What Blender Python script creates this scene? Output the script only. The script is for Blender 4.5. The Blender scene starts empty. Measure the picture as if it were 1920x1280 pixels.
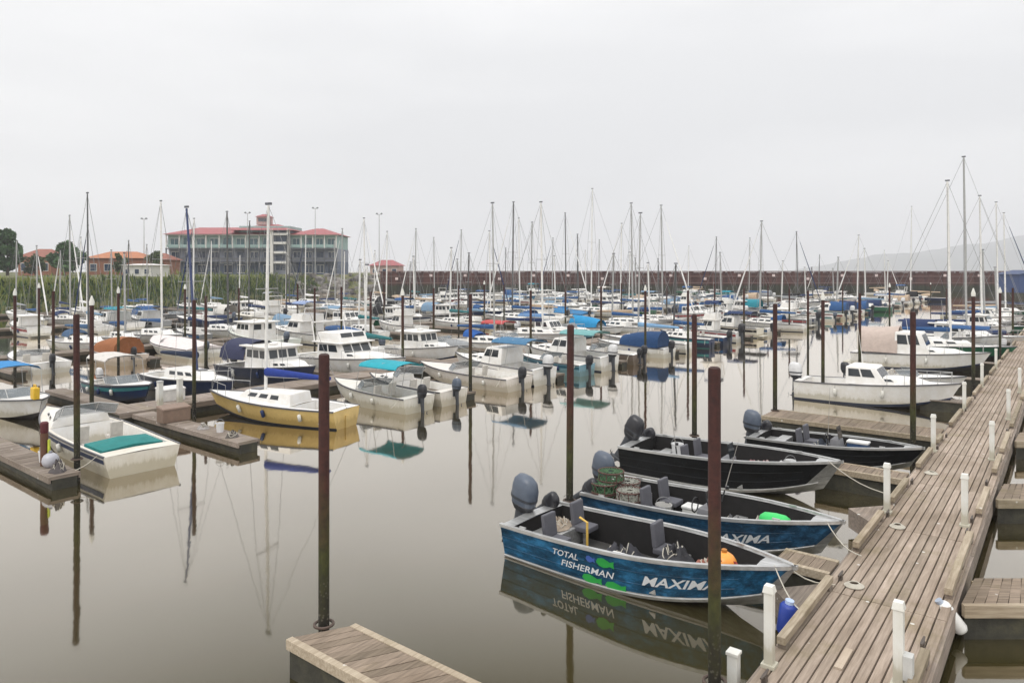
import bpy, bmesh, math, random
from mathutils import Vector, Matrix
random.seed(11)
R = math.radians
scene = bpy.context.scene
C = scene.collection

# ------------------------------------------------------------------ camera, light, exposure
EYE = 6.4            # camera height above the water (m)
FPX, HORY = 1330.0, 507.0     # focal length and horizon row in photograph pixels (1920 x 1280)
cam_d = bpy.data.cameras.new('camera')
cam = bpy.data.objects.new('camera', cam_d)
C.objects.link(cam)
cam.location = (0, 0, EYE)
cam.rotation_euler = (R(90), 0, 0)
cam_d.sensor_width = 36
cam_d.lens = 36 * FPX / 1920
cam_d.shift_y = -(640 - HORY) / 1920
cam_d.clip_start = .1
cam_d.clip_end = 30000
scene.camera = cam

SUN_EL, SUN_ROT = R(52), R(215)
world = bpy.data.worlds.new('World')
scene.world = world
world.use_nodes = True
wn, wl = world.node_tree.nodes, world.node_tree.links
wn.clear()
wo = wn.new('ShaderNodeOutputWorld')
wb = wn.new('ShaderNodeBackground')
wb.inputs['Strength'].default_value = 1.0
sky = wn.new('ShaderNodeTexSky')
sky.sky_type = 'NISHITA'
sky.sun_disc = False
sky.sun_elevation = SUN_EL
sky.sun_rotation = SUN_ROT
skm = wn.new('ShaderNodeVectorMath'); skm.operation = 'SCALE'; skm.inputs['Scale'].default_value = .08
wl.new(sky.outputs[0], skm.inputs[0])
tc = wn.new('ShaderNodeTexCoord')
mp = wn.new('ShaderNodeMapping'); mp.inputs['Scale'].default_value = (1, 1, 3.6); mp.inputs['Location'].default_value = (.9, .2, .4)
wl.new(tc.outputs['Generated'], mp.inputs[0])
nz = wn.new('ShaderNodeTexNoise'); nz.inputs['Scale'].default_value = 1.5; nz.inputs['Detail'].default_value = 5; nz.inputs['Roughness'].default_value = .45
wl.new(mp.outputs[0], nz.inputs['Vector'])
cr = wn.new('ShaderNodeValToRGB')
cr.color_ramp.elements[0].position = .36; cr.color_ramp.elements[0].color = (.70, .70, .703, 1)
cr.color_ramp.elements[1].position = .64; cr.color_ramp.elements[1].color = (.845, .84, .835, 1)
wl.new(nz.outputs['Fac'], cr.inputs[0])
# overcast brightening towards the zenith (even all round)
sep = wn.new('ShaderNodeSeparateXYZ'); wl.new(tc.outputs['Generated'], sep.inputs[0])
gr = wn.new('ShaderNodeMapRange'); gr.inputs['From Min'].default_value = 0; gr.inputs['From Max'].default_value = 1
gr.inputs['To Min'].default_value = .98; gr.inputs['To Max'].default_value = 2.2
zp = wn.new('ShaderNodeMath'); zp.operation = 'POWER'; zp.inputs[1].default_value = 1.9; zp.use_clamp = True
wl.new(sep.outputs['Z'], zp.inputs[0]); wl.new(zp.outputs[0], gr.inputs['Value'])
gm = wn.new('ShaderNodeVectorMath'); gm.operation = 'SCALE'
wl.new(cr.outputs[0], gm.inputs[0]); wl.new(gr.outputs[0], gm.inputs['Scale'])
mx = wn.new('ShaderNodeMix'); mx.data_type = 'RGBA'; mx.inputs['Factor'].default_value = .93
wl.new(skm.outputs[0], mx.inputs['A']); wl.new(gm.outputs[0], mx.inputs['B'])
wl.new(mx.outputs['Result'], wb.inputs['Color']); wl.new(wb.outputs[0], wo.inputs[0])

sun_d = bpy.data.lights.new('sun', 'SUN')
sun_d.energy = 1.0
sun_d.angle = R(25)
sun_d.color = (1, .96, .9)
sun = bpy.data.objects.new('sun', sun_d)
C.objects.link(sun)
# direction to the sun: behind the camera's left shoulder, high
sd = Vector((math.cos(SUN_EL) * math.sin(SUN_ROT), math.cos(SUN_EL) * math.cos(SUN_ROT), math.sin(SUN_EL)))
sun.rotation_euler = sd.to_track_quat('Z', 'Y').to_euler()
sun.location = (0, -20, 60)

vs = scene.view_settings
vs.view_transform = 'Standard'; vs.look = 'None'; vs.exposure = 0.27; vs.gamma = 1.0; vs.use_curve_mapping = False
cy = scene.cycles
cy.use_denoising = True
cy.max_bounces = 6; cy.diffuse_bounces = 3; cy.glossy_bounces = 4; cy.transmission_bounces = 4
cy.volume_bounces = 1; cy.sample_clamp_indirect = 8
cy.use_adaptive_sampling = True

# ------------------------------------------------------------------ the place: pixel -> ground, and the berth grid
def at(px, py, z=0.0):
    Y = FPX * (EYE - z) / (py - HORY)
    return Vector(((px - 960) * Y / FPX, Y, z))
def px_of(p):
    return 960 + FPX * p[0] / p[1], HORY + FPX * (EYE - p[2]) / p[1]
WA = R(38.2)
W = Vector((math.sin(WA), math.cos(WA), 0))          # along the plank walkway, away from the camera
N = Vector((-math.cos(WA), math.sin(WA), 0))         # across it, to the left
ORG = Vector((5.63, 12.9, 0))
def ST(s, t, z=0.0):
    p = ORG + W * s + N * t
    return Vector((p.x, p.y, z))
def s_of(px, t):                                      # s where the line t crosses the column px
    k = (px - 960) / FPX
    bx, by = ORG.x + N.x * t, ORG.y + N.y * t
    return (k * by - bx) / (W.x - k * W.y)
ANG_IN = math.atan2(-N.y, -N.x)                       # heading of a boat with its bow to the right
ANG_OUT = math.atan2(N.y, N.x)
DECK = .62                                            # deck height of the floats

# ------------------------------------------------------------------ materials
_m = {}
def mat(key, build):
    if key not in _m:
        m = bpy.data.materials.new(key)
        m.use_nodes = True
        nt = m.node_tree
        b = nt.nodes['Principled BSDF']
        build(nt, nt.nodes, nt.links, b)
        _m[key] = m
    return _m[key]
def setp(b, **k):
    for n, v in k.items():
        i = b.inputs[n.replace('_', ' ')]
        i.default_value = (*v, 1) if isinstance(v, tuple) and len(v) == 3 else v
def noise(nt, scale, detail=4, rough=.55, coord='Object', vec_scale=(1, 1, 1)):
    t = nt.nodes.new('ShaderNodeTexCoord')
    m = nt.nodes.new('ShaderNodeMapping'); m.inputs['Scale'].default_value = vec_scale
    n = nt.nodes.new('ShaderNodeTexNoise')
    n.inputs['Scale'].default_value = scale; n.inputs['Detail'].default_value = detail; n.inputs['Roughness'].default_value = rough
    nt.links.new(t.outputs[coord], m.inputs[0]); nt.links.new(m.outputs[0], n.inputs['Vector'])
    return n.outputs['Fac']
def ramp(nt, fac, stops):
    r = nt.nodes.new('ShaderNodeValToRGB')
    e = r.color_ramp.elements
    while len(e) < len(stops): e.new(.5)
    for k, (p, c) in zip(e, stops):
        k.position = p; k.color = (*c, 1)
    nt.links.new(fac, r.inputs[0])
    return r.outputs[0]
def mixc(nt, fac, a, b, mode='MIX'):
    m = nt.nodes.new('ShaderNodeMix'); m.data_type = 'RGBA'; m.blend_type = mode
    for s, v in (('Factor', fac), ('A', a), ('B', b)):
        if isinstance(v, (int, float)): m.inputs[s].default_value = v
        elif isinstance(v, tuple): m.inputs[s].default_value = (*v, 1)
        else: nt.links.new(v, m.inputs[s])
    return m.outputs['Result']
def bump(nt, b, fac, strength=.3, dist=.01):
    n = nt.nodes.new('ShaderNodeBump'); n.inputs['Strength'].default_value = strength; n.inputs['Distance'].default_value = dist
    nt.links.new(fac, n.inputs['Height']); nt.links.new(n.outputs[0], b.inputs['Normal'])
def dirty(c, k): return tuple(max(0, v * k) for v in c)
def M_gel(c):                                   # painted fibreglass with grime
    def f(nt, n, l, b):
        g = noise(nt, 2.2, 6, .65)
        r = ramp(nt, g, [(.35, (.0, .0, .0)), (.75, (1, 1, 1))])
        body = mixc(nt, r, tuple(c), (c[0] * .86, c[1] * .83, c[2] * .77))
        tcg = n.new('ShaderNodeTexCoord'); sz = n.new('ShaderNodeSeparateXYZ'); l.new(tcg.outputs['Object'], sz.inputs[0])
        run = noise(nt, 3, 5, .7, vec_scale=(3, 3, .35))               # scum line and run-off streaks low on the hull
        zz = n.new('ShaderNodeMath'); zz.operation = 'MULTIPLY_ADD'; zz.inputs[1].default_value = -.55; l.new(run, zz.inputs[0]); l.new(sz.outputs['Z'], zz.inputs[2])
        sc = ramp(nt, zz.outputs[0], [(.0, (.6, .6, .6)), (.10, (.2, .2, .2)), (.28, (0, 0, 0))])
        l.new(mixc(nt, sc, body, (c[0] * .42 + .03, c[1] * .38 + .025, c[2] * .26 + .012)), b.inputs['Base Color'])
        rr = noise(nt, 9, 3); mr = n.new('ShaderNodeMapRange'); mr.inputs['To Min'].default_value = .28; mr.inputs['To Max'].default_value = .55
        l.new(rr, mr.inputs[0]); l.new(mr.outputs[0], b.inputs['Roughness'])
    return mat('gel_%.2f_%.2f_%.2f' % tuple(c), f)
def M_canvas(c):
    def f(nt, n, l, b):
        g = noise(nt, 3.5, 5, .6)
        l.new(mixc(nt, g, dirty(c, .72), tuple(min(1, v * 1.2) for v in c)), b.inputs['Base Color'])
        setp(b, Roughness=.9)
        bump(nt, b, noise(nt, 7, 3), .5, .05)
    return mat('canvas_%.2f_%.2f_%.2f' % tuple(c), f)
def M_plain(key, c, rough=.5, metal=0.0, var=.25, scale=6):
    def f(nt, n, l, b):
        g = noise(nt, scale, 4)
        l.new(mixc(nt, g, dirty(c, 1 - var), tuple(min(1, v * (1 + var)) for v in c)), b.inputs['Base Color'])
        setp(b, Roughness=rough, Metallic=metal)
    return mat(key, f)
def M_alu():
    def f(nt, n, l, b):
        g = noise(nt, 5, 5, .6, vec_scale=(.4, 3, 3))
        l.new(ramp(nt, g, [(.3, (.42, .42, .41)), (.7, (.66, .66, .65))]), b.inputs['Base Color'])
        setp(b, Metallic=.75, Roughness=.42)
        bump(nt, b, g, .12, .01)
    return mat('brushed_aluminium', f)
def M_glass():
    def f(nt, n, l, b): setp(b, Base_Color=(.03, .035, .04), Roughness=.06, IOR=1.6)
    return mat('dark_glass', f)
def M_wood(key, a, c, axis=0, rnd=.35):           # weathered boards, grain along one local axis
    def f(nt, n, l, b):
        v = [14, 14, 14]; v[axis] = .9
        oi = n.new('ShaderNodeObjectInfo')
        tcw = n.new('ShaderNodeTexCoord'); of = n.new('ShaderNodeVectorMath'); of.operation = 'ADD'
        sc_ = n.new('ShaderNodeMath'); sc_.operation = 'MULTIPLY'; sc_.inputs[1].default_value = 37; l.new(oi.outputs['Random'], sc_.inputs[0])
        l.new(tcw.outputs['Object'], of.inputs[0]); l.new(sc_.outputs[0], of.inputs[1])
        mpw = n.new('ShaderNodeMapping'); mpw.inputs['Scale'].default_value = tuple(v); l.new(of.outputs[0], mpw.inputs[0])
        gn = n.new('ShaderNodeTexNoise'); gn.inputs['Scale'].default_value = 1.6; gn.inputs['Detail'].default_value = 6; gn.inputs['Roughness'].default_value = .65
        l.new(mpw.outputs[0], gn.inputs['Vector']); g = gn.outputs['Fac']
        geo = n.new('ShaderNodeNewGeometry')
        pn = n.new('ShaderNodeTexNoise'); pn.inputs['Scale'].default_value = .55; pn.inputs['Detail'].default_value = 5
        l.new(geo.outputs['Position'], pn.inputs['Vector'])
        base = ramp(nt, g, [(.28, a), (.72, c)])
        st = ramp(nt, pn.outputs['Fac'], [(.34, (.66, .62, .56)), (.58, (1, 1, 1))])
        base = mixc(nt, .75, base, st, 'MULTIPLY')
        mo = n.new('ShaderNodeTexNoise'); mo.inputs['Scale'].default_value = .9; mo.inputs['Detail'].default_value = 7; mo.inputs['Roughness'].default_value = .7
        l.new(geo.outputs['Position'], mo.inputs['Vector'])
        base = mixc(nt, ramp(nt, mo.outputs['Fac'], [(.54, (0, 0, 0)), (.74, (.55, .55, .55))]), base, (.20, .165, .06))
        isl = ramp(nt, geo.outputs['Random Per Island'], [(0, (.68, .66, .64)), (1, (1, 1, 1))])
        base = mixc(nt, .8, base, isl, 'MULTIPLY')
        tint = ramp(nt, oi.outputs['Random'], [(0, (1 - rnd, 1 - rnd, 1 - rnd * 1.1)), (1, (1.0, 1.0, 1.0))])
        col = mixc(nt, 1.0, base, tint, 'MULTIPLY')
        vo = n.new('ShaderNodeTexVoronoi'); vo.inputs['Scale'].default_value = 1.9; l.new(geo.outputs['Position'], vo.inputs['Vector'])
        wob = n.new('ShaderNodeMath'); wob.operation = 'MULTIPLY_ADD'; wob.inputs[1].default_value = .10; l.new(gn.outputs['Fac'], wob.inputs[0]); l.new(vo.outputs['Distance'], wob.inputs[2])
        l.new(mixc(nt, ramp(nt, wob.outputs[0], [(.095, (.75, .75, .75)), (.125, (0, 0, 0))]), col, (.70, .69, .64)), b.inputs['Base Color'])
        setp(b, Roughness=.85)
        bump(nt, b, g, .5, .01)
    return mat(key, f)
def M_pile():                                      # rusted pipe, weed-green in the tidal band, dark at the waterline
    def f(nt, n, l, b):
        geo = n.new('ShaderNodeNewGeometry'); sx = n.new('ShaderNodeSeparateXYZ'); l.new(geo.outputs['Position'], sx.inputs[0])
        nzv = noise(nt, 2.2, 5, .65, vec_scale=(1, 1, .45))
        ad = n.new('ShaderNodeMath'); ad.operation = 'MULTIPLY_ADD'; ad.inputs[1].default_value = 3.0; ad.inputs[2].default_value = -1.5
        l.new(nzv, ad.inputs[0])
        zz = n.new('ShaderNodeMath'); zz.operation = 'ADD'; l.new(sx.outputs['Z'], zz.inputs[0]); l.new(ad.outputs[0], zz.inputs[1])
        dv = n.new('ShaderNodeMath'); dv.operation = 'DIVIDE'; dv.inputs[1].default_value = 5.2; l.new(zz.outputs[0], dv.inputs[0])
        col = ramp(nt, dv.outputs[0], [(.04, (.010, .009, .006)), (.18, (.018, .016, .008)), (.34, (.046, .052, .009)), (.48, (.052, .036, .012)), (.62, (.058, .018, .013)), (1, (.044, .014, .012))])
        fine = noise(nt, 9, 5, .7)
        pc = mixc(nt, .8, col, ramp(nt, fine, [(.3, (.38, .36, .34)), (.75, (1.35, 1.2, 1.15))]), 'MULTIPLY')
        vo = n.new('ShaderNodeTexVoronoi'); vo.inputs['Scale'].default_value = 16; tcv = n.new('ShaderNodeTexCoord'); l.new(tcv.outputs['Object'], vo.inputs['Vector'])
        bn = n.new('ShaderNodeMath'); bn.operation = 'MULTIPLY'; l.new(ramp(nt, vo.outputs['Distance'], [(.22, (1, 1, 1)), (.34, (0, 0, 0))]), bn.inputs[0]); l.new(ramp(nt, dv.outputs[0], [(.05, (.7, .7, .7)), (.30, (0, 0, 0))]), bn.inputs[1])
        l.new(mixc(nt, bn.outputs[0], pc, (.22, .20, .15)), b.inputs['Base Color'])
        setp(b, Roughness=.8)
        bump(nt, b, fine, .5, .02)
    return mat('rusted_pile_with_weed', f)
def M_float():                                     # dark tarred float side with slime
    def f(nt, n, l, b):
        g = noise(nt, 1.7, 6, .7)
        l.new(ramp(nt, g, [(.3, (.016, .015, .012)), (.55, (.042, .040, .028)), (.75, (.085, .078, .042))]), b.inputs['Base Color'])
        setp(b, Roughness=.7); bump(nt, b, g, .6, .05)
    return mat('float_side', f)
def M_leaf(key, a, c):
    def f(nt, n, l, b):
        geo = n.new('ShaderNodeNewGeometry')
        g = noise(nt, .5, 3)
        m1 = mixc(nt, geo.outputs['Random Per Island'], a, c)
        big = noise(nt, .09, 5, .6)
        m2 = mixc(nt, g, m1, dirty(c, .7))
        l.new(mixc(nt, ramp(nt, big, [(.38, (.9, .9, .9)), (.6, (0, 0, 0))]), m2, dirty(a, .55)), b.inputs['Base Color'])
        setp(b, Roughness=.7)
    return mat(key, f)
ALU = M_alu(); GLASS = M_glass(); PILE = M_pile(); FLOAT = M_float()
WHITE = (.83, .82, .80); CREAM = (.72, .68, .58); NAVY = (.018, .035, .10); BLUE = (.025, .085, .22); TEAL = (.02, .26, .33)
SKYB = (.17, .27, .38); RED = (.42, .05, .05); GREEN = (.03, .16, .09); BLACK = (.012, .012, .014); GREY = (.28, .29, .30); TAN = (.45, .34, .24); YEL = (.70, .51, .20)
RUBBER = M_plain('black_rubber', (.02, .02, .02), .6)
MOTOR_B = M_plain('motor_black', (.022, .022, .026), .32)
MOTOR_G = M_plain('motor_slate', (.085, .105, .14), .35)
MOTOR_W = M_plain('motor_white', (.6, .6, .6), .35)
STEEL = M_plain('mast_aluminium', (.40, .40, .39), .45, .35); MASTD = M_plain('mast_dark', (.09, .09, .09), .5)
MASTW = M_plain('mast_white', (.74, .73, .70), .45)
WIRE = M_plain('rigging_wire', (.25, .25, .25), .5, .3)
PVC = M_gel((.74, .74, .70))
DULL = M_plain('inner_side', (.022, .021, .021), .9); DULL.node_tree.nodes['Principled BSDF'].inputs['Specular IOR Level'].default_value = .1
SOLE = M_plain('dark_deck', (.05, .048, .045), .8, 0, .4, 8)
ANTI = M_plain('antifouling', (.05, .045, .045), .7, 0, .4)
PLANK = M_wood('weathered_planks', (.30, .235, .185), (.57, .465, .38), 0, .26)
PLANKX = M_wood('weathered_cross_planks', (.20, .145, .105), (.50, .39, .30))
RAILW = M_wood('edge_timber', (.34, .27, .19), (.66, .57, .44))
OLDW = M_wood('grey_dock_timber', (.20, .165, .14), (.46, .385, .33))

# ------------------------------------------------------------------ mesh helpers
class MB:
    def __init__(s): s.v, s.f, s.m = [], [], []
    def add(s, vs, fs, mi=0):
        k = len(s.v); s.v += [tuple(p) for p in vs]
        for q in fs: s.f.append(tuple(k + i for i in q)); s.m.append(mi)
        return s
    def box(s, c, d, rz=0.0, mi=0, rx=0.0, ry=0.0):
        x, y, z = d[0] / 2, d[1] / 2, d[2] / 2
        mt = Matrix.Rotation(rz, 3, 'Z') @ Matrix.Rotation(ry, 3, 'Y') @ Matrix.Rotation(rx, 3, 'X')
        vs = [mt @ Vector((i * x, j * y, k * z)) + Vector(c) for k in (-1, 1) for j in (-1, 1) for i in (-1, 1)]
        return s.add(vs, [(0, 2, 3, 1), (4, 5, 7, 6), (0, 1, 5, 4), (2, 6, 7, 3), (0, 4, 6, 2), (1, 3, 7, 5)], mi)
    def hexa(s, bot, top, mi=0):                 # four bottom corners, four top corners, same order (counter-clockwise)
        n = len(bot)
        fs = [tuple(range(n))[::-1], tuple(range(n, 2 * n))] + [(i, (i + 1) % n, n + (i + 1) % n, n + i) for i in range(n)]
        return s.add(list(bot) + list(top), fs, mi)
    def tube(s, pts, r, n=8, mi=0, cap=True):
        pts = [Vector(p) for p in pts]; rs = r if isinstance(r, (list, tuple)) else [r] * len(pts)
        rings = []; ref = None
        for i, p in enumerate(pts):
            d = (pts[min(i + 1, len(pts) - 1)] - pts[max(i - 1, 0)]).normalized()
            a = Vector((0, 0, 1)) if abs(d.z) < .9 else Vector((1, 0, 0))
            if ref is not None and (ref - d * ref.dot(d)).length > .1: a = ref
            u = (a - d * a.dot(d)).normalized(); ref = u; v = d.cross(u)
            rings.append([p + (u * math.cos(2 * math.pi * k / n) + v * math.sin(2 * math.pi * k / n)) * rs[i] for k in range(n)])
        return s.loft(rings, mi, cap)
    def loft(s, rings, mi=0, cap=True, closed=True):
        n = len(rings[0]); vs = [p for r in rings for p in r]; fs = []
        for i in range(len(rings) - 1):
            for k in range(n if closed else n - 1):
                fs.append((i * n + k, i * n + (k + 1) % n, (i + 1) * n + (k + 1) % n, (i + 1) * n + k))
        if cap: fs += [tuple(range(n))[::-1], tuple(range(len(vs) - n, len(vs)))]
        return s.add(vs, fs, mi)
    def lathe(s, prof, c=(0, 0, 0), n=12, mi=0, mt=None):
        rings = []
        for r, z in prof:
            ring = [Vector((r * math.cos(2 * math.pi * k / n), r * math.sin(2 * math.pi * k / n), z)) for k in range(n)]
            rings.append([(mt @ p if mt else p) + Vector(c) for p in ring])
        return s.loft(rings, mi)
    def ball(s, c, r, n=12, mi=0, sc=(1, 1, 1)):
        pr = [(max(.001, math.sin(math.pi * k / 8)), -math.cos(math.pi * k / 8)) for k in range(9)]
        rings = [[Vector((c[0] + r * sc[0] * q * math.cos(2 * math.pi * j / n), c[1] + r * sc[1] * q * math.sin(2 * math.pi * j / n), c[2] + r * sc[2] * z)) for j in range(n)] for q, z in pr]
        return s.loft(rings, mi)
    def mesh(s, name, mats, smooth=35, bevel=0.0):
        me = bpy.data.meshes.new(name)
        me.from_pydata(s.v, [], s.f)
        for m in mats if isinstance(mats, (list, tuple)) else [mats]: me.materials.append(m)
        if len(me.materials) > 1: me.polygons.foreach_set('material_index', s.m)
        if bevel:
            bm = bmesh.new(); bm.from_mesh(me)
            bmesh.ops.recalc_face_normals(bm, faces=bm.faces)
            bmesh.ops.bevel(bm, geom=[e for e in bm.edges if len(e.link_faces) == 2 and e.calc_face_angle(0) > .5], offset=bevel, segments=2, profile=.6, affect='EDGES')
            bm.to_mesh(me); bm.free()
        if smooth:
            me.shade_smooth(); me.set_sharp_from_angle(angle=R(smooth))
        me.update()
        return me
    def obj(s, name, mats, parent=None, smooth=35, bevel=0.0):
        return link(name, s.mesh(name, mats, smooth, bevel), parent)
def link(name, me, parent=None):
    o = bpy.data.objects.new(name, me); C.objects.link(o)
    if parent: o.parent = parent
    return o
def tag(o, label, cat, group=None):
    o['label'] = label; o['category'] = cat
    if group: o['group'] = group
    return o
def thing(name, label, cat, loc=(0, 0, 0), rz=0.0, group=None):
    o = bpy.data.objects.new(name, None); C.objects.link(o)
    o.location = loc; o.rotation_euler = (0, 0, rz); o.empty_display_size = .3
    return tag(o, label, cat, group)
def structure(o): o['kind'] = 'structure'; return o
def stuff(o): o['kind'] = 'stuff'; return o
def pane(q, u0, u1, v0, v1, off=.014, th=.03):     # a thin pane set on the quad q = (bottom left, bottom right, top right, top left)
    q = [Vector(p) for p in q]
    nrm = (q[1] - q[0]).cross(q[3] - q[0]).normalized()
    P = lambda u, v: q[0].lerp(q[1], u).lerp(q[3].lerp(q[2], u), v)
    k = [P(u0, v0), P(u1, v0), P(u1, v1), P(u0, v1)]
    return MB().hexa([p + nrm * (off - th) for p in k], [p + nrm * off for p in k])

# ------------------------------------------------------------------ the setting: water, land, hill, breakwater
def M_water():
    def f(nt, n, l, b):
        nt.nodes.remove(b)
        out = n['Material Output']; df = n.new('ShaderNodeBsdfDiffuse'); gl = n.new('ShaderNodeBsdfGlossy'); ms = n.new('ShaderNodeMixShader')
        df.inputs['Color'].default_value = (.040, .034, .013, 1); gl.inputs['Color'].default_value = (1, .94, .86, 1); gl.inputs['Roughness'].default_value = .045
        lw = n.new('ShaderNodeLayerWeight'); lw.inputs['Blend'].default_value = .5
        mr = n.new('ShaderNodeMapRange'); mr.inputs['From Min'].default_value = .475; mr.inputs['From Max'].default_value = 1.0; mr.inputs['To Min'].default_value = .04; mr.inputs['To Max'].default_value = 1.22
        l.new(lw.outputs['Facing'], mr.inputs[0]); l.new(mr.outputs[0], ms.inputs[0]); l.new(df.outputs[0], ms.inputs[1]); l.new(gl.outputs[0], ms.inputs[2]); l.new(ms.outputs[0], out.inputs['Surface'])
        t = n.new('ShaderNodeNewGeometry')
        m = n.new('ShaderNodeMapping'); m.inputs['Scale'].default_value = (1, .55, 1)
        l.new(t.outputs['Position'], m.inputs[0])
        a = n.new('ShaderNodeTexNoise'); a.inputs['Scale'].default_value = .9; a.inputs['Detail'].default_value = 5; a.inputs['Roughness'].default_value = .45
        l.new(m.outputs[0], a.inputs['Vector'])
        bp = n.new('ShaderNodeBump'); bp.inputs['Strength'].default_value = .3; bp.inputs['Distance'].default_value = .016
        l.new(a.outputs['Fac'], bp.inputs['Height']); l.new(bp.outputs[0], gl.inputs['Normal'])
    return mat('still_harbour_water', f)
wm = MB()
gx = [-9000, -300, -60, 0, 60, 300, 9000]; gy = [-60, 0, 60, 300, 9000]
for y in gy:
    for x in gx: wm.v.append((x, y, 0))
for j in range(len(gy) - 1):
    for i in range(len(gx) - 1):
        k = j * len(gx) + i; wm.f.append((k, k + 1, k + 1 + len(gx), k + len(gx))); wm.m.append(0)
structure(wm.obj('water', M_water(), smooth=0))

def M_ground():
    def f(nt, n, l, b):
        g = noise(nt, .35, 6, .65)
        l.new(ramp(nt, g, [(.3, (.05, .055, .02)), (.5, (.10, .11, .035)), (.72, (.20, .17, .08))]), b.inputs['Base Color'])
        setp(b, Roughness=.95); bump(nt, b, g, .8, .4)
    return mat('grassy_bank', f)
# shoreline from the left foreground to the root of the breakwater: (x, y) of the water's edge
SHORE = [(-240, 96), (-150, 104), (-96, 112), (-82, 122), (-72, 138), (-63, 168), (-57, 200), (-46, 212), (-30, 222), (-20, 260), (-14, 420)]
def land_z(d):            # height by distance inland
    return -1.2 + 5.9 * max(0, min(1, d / 11)) ** .8 if d < 11 else 4.7 + .35 * math.sin(d * .13)
lb = MB(); rowsn = [0, 2, 4, 6.5, 9, 12, 18, 30, 60, 140, 400]
pts2 = []
for i in range(len(SHORE) - 1):
    a, b_ = Vector((*SHORE[i], 0)), Vector((*SHORE[i + 1], 0))
    n_ = max(2, int((b_ - a).length / 5))
    for k in range(n_): pts2.append(a.lerp(b_, k / n_))
pts2.append(Vector((*SHORE[-1], 0)))
rg = random.Random(3)
for i, p in enumerate(pts2):
    q0, q1 = pts2[max(0, i - 1)], pts2[min(len(pts2) - 1, i + 1)]
    dr = (q1 - q0).normalized(); inl = Vector((-dr.y, dr.x, 0))
    # all far rows fan towards one inland direction so that the sheet never folds
    tgt = (inl + Vector((-.8, .9, 0))).normalized()
    for d in rowsn:
        u = inl.lerp(tgt, min(1, d / 30)).normalized()
        q = p + u * d
        lb.v.append((q.x, q.y, land_z(d) + rg.uniform(-.15, .15) * (d > 1)))
nr = len(rowsn)
for i in range(len(pts2) - 1):
    for j in range(nr - 1):
        k = i * nr + j; lb.f.append((k, k + nr, k + nr + 1, k + 1)); lb.m.append(0)
structure(lb.obj('bank_terrain', M_ground(), smooth=60))

# reeds and brambles on the bank: nobody could count them
def leafmass(name, n, place, size, m, seed=1, tall=1.0):
    r = random.Random(seed); b = MB()
    for _ in range(n):
        p = place(r)
        a = r.uniform(0, math.tau); h = size * r.uniform(.6, 1.4); w_ = h * r.uniform(.35, .7) / tall
        tilt = Vector((r.uniform(-.5, .5), r.uniform(-.5, .5), 1)).normalized() * h
        u = Vector((math.cos(a), math.sin(a), r.uniform(-.4, .4))) * w_
        b.add([p - u * .5, p + u * .5, p + tilt + u * .35, p + tilt * 1.25 - u * .1], [(0, 1, 2, 3)])
    return stuff(b.obj(name, m, smooth=0))
def bank_pt(r, lo=0.5, hi=10, i0=0, i1=None, hmax=1.4):
    i1 = i1 or len(pts2) - 1
    i = r.uniform(i0, i1 - 1.01); k = int(i); p = pts2[k].lerp(pts2[k + 1], i - k)
    dr = (pts2[k + 1] - pts2[k]).normalized(); inl = Vector((-dr.y, dr.x, 0))
    d = r.uniform(lo, hi); q = p + inl * d
    clump = .5 + .5 * math.sin(i * 1.7) * math.sin(i * .53 + 1)
    return Vector((q.x, q.y, land_z(d) + r.random() ** 2 * hmax * (.4 + clump)))
nb = next(i for i, p in enumerate(pts2) if p.y > 205)
REED = M_leaf('reed_leaves', (.11, .18, .02), (.26, .28, .055))
BRAM = M_leaf('bramble_leaves', (.025, .06, .015), (.07, .12, .03))
leafmass('reeds', 15000, lambda r: bank_pt(r, 2.5, 10, 0, nb, 1.5), .75, REED, 4, 2.2)
leafmass('brambles', 9000, lambda r: bank_pt(r, .8, 8, 0, nb, 2.0), .6, BRAM, 5, 1.0)

def M_rock():
    def f(nt, n, l, b):
        geo = n.new('ShaderNodeNewGeometry'); g = noise(nt, 1.5, 5, .6)
        l.new(mixc(nt, .5, mixc(nt, geo.outputs['Random Per Island'], (.10, .095, .09), (.38, .35, .32)), ramp(nt, g, [(.3, (.4, .4, .4)), (.7, (1, 1, 1))]), 'MULTIPLY'), b.inputs['Base Color'])
        setp(b, Roughness=.9)
    return mat('riprap_rock', f)
rb = MB(); rr = random.Random(8)
for _ in range(900):
    p = bank_pt(rr, -1, 11, nb - 3, len(pts2) - 22, .5)
    s_ = rr.uniform(.5, 1.3)
    vs = []
    for (x, y, z) in [(-1, -1, -1), (1, -1, -1), (1, 1, -1), (-1, 1, -1), (-1, -1, 1), (1, -1, 1), (1, 1, 1), (-1, 1, 1)]:
        vs.append(p + Vector((x * rr.uniform(.4, 1), y * rr.uniform(.4, 1), z * rr.uniform(.3, .8))) * s_)
    rb.add(vs, [(0, 3, 2, 1), (4, 5, 6, 7), (0, 1, 5, 4), (1, 2, 6, 5), (2, 3, 7, 6), (3, 0, 4, 7)])
stuff(rb.obj('riprap', M_rock(), smooth=0))

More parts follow.
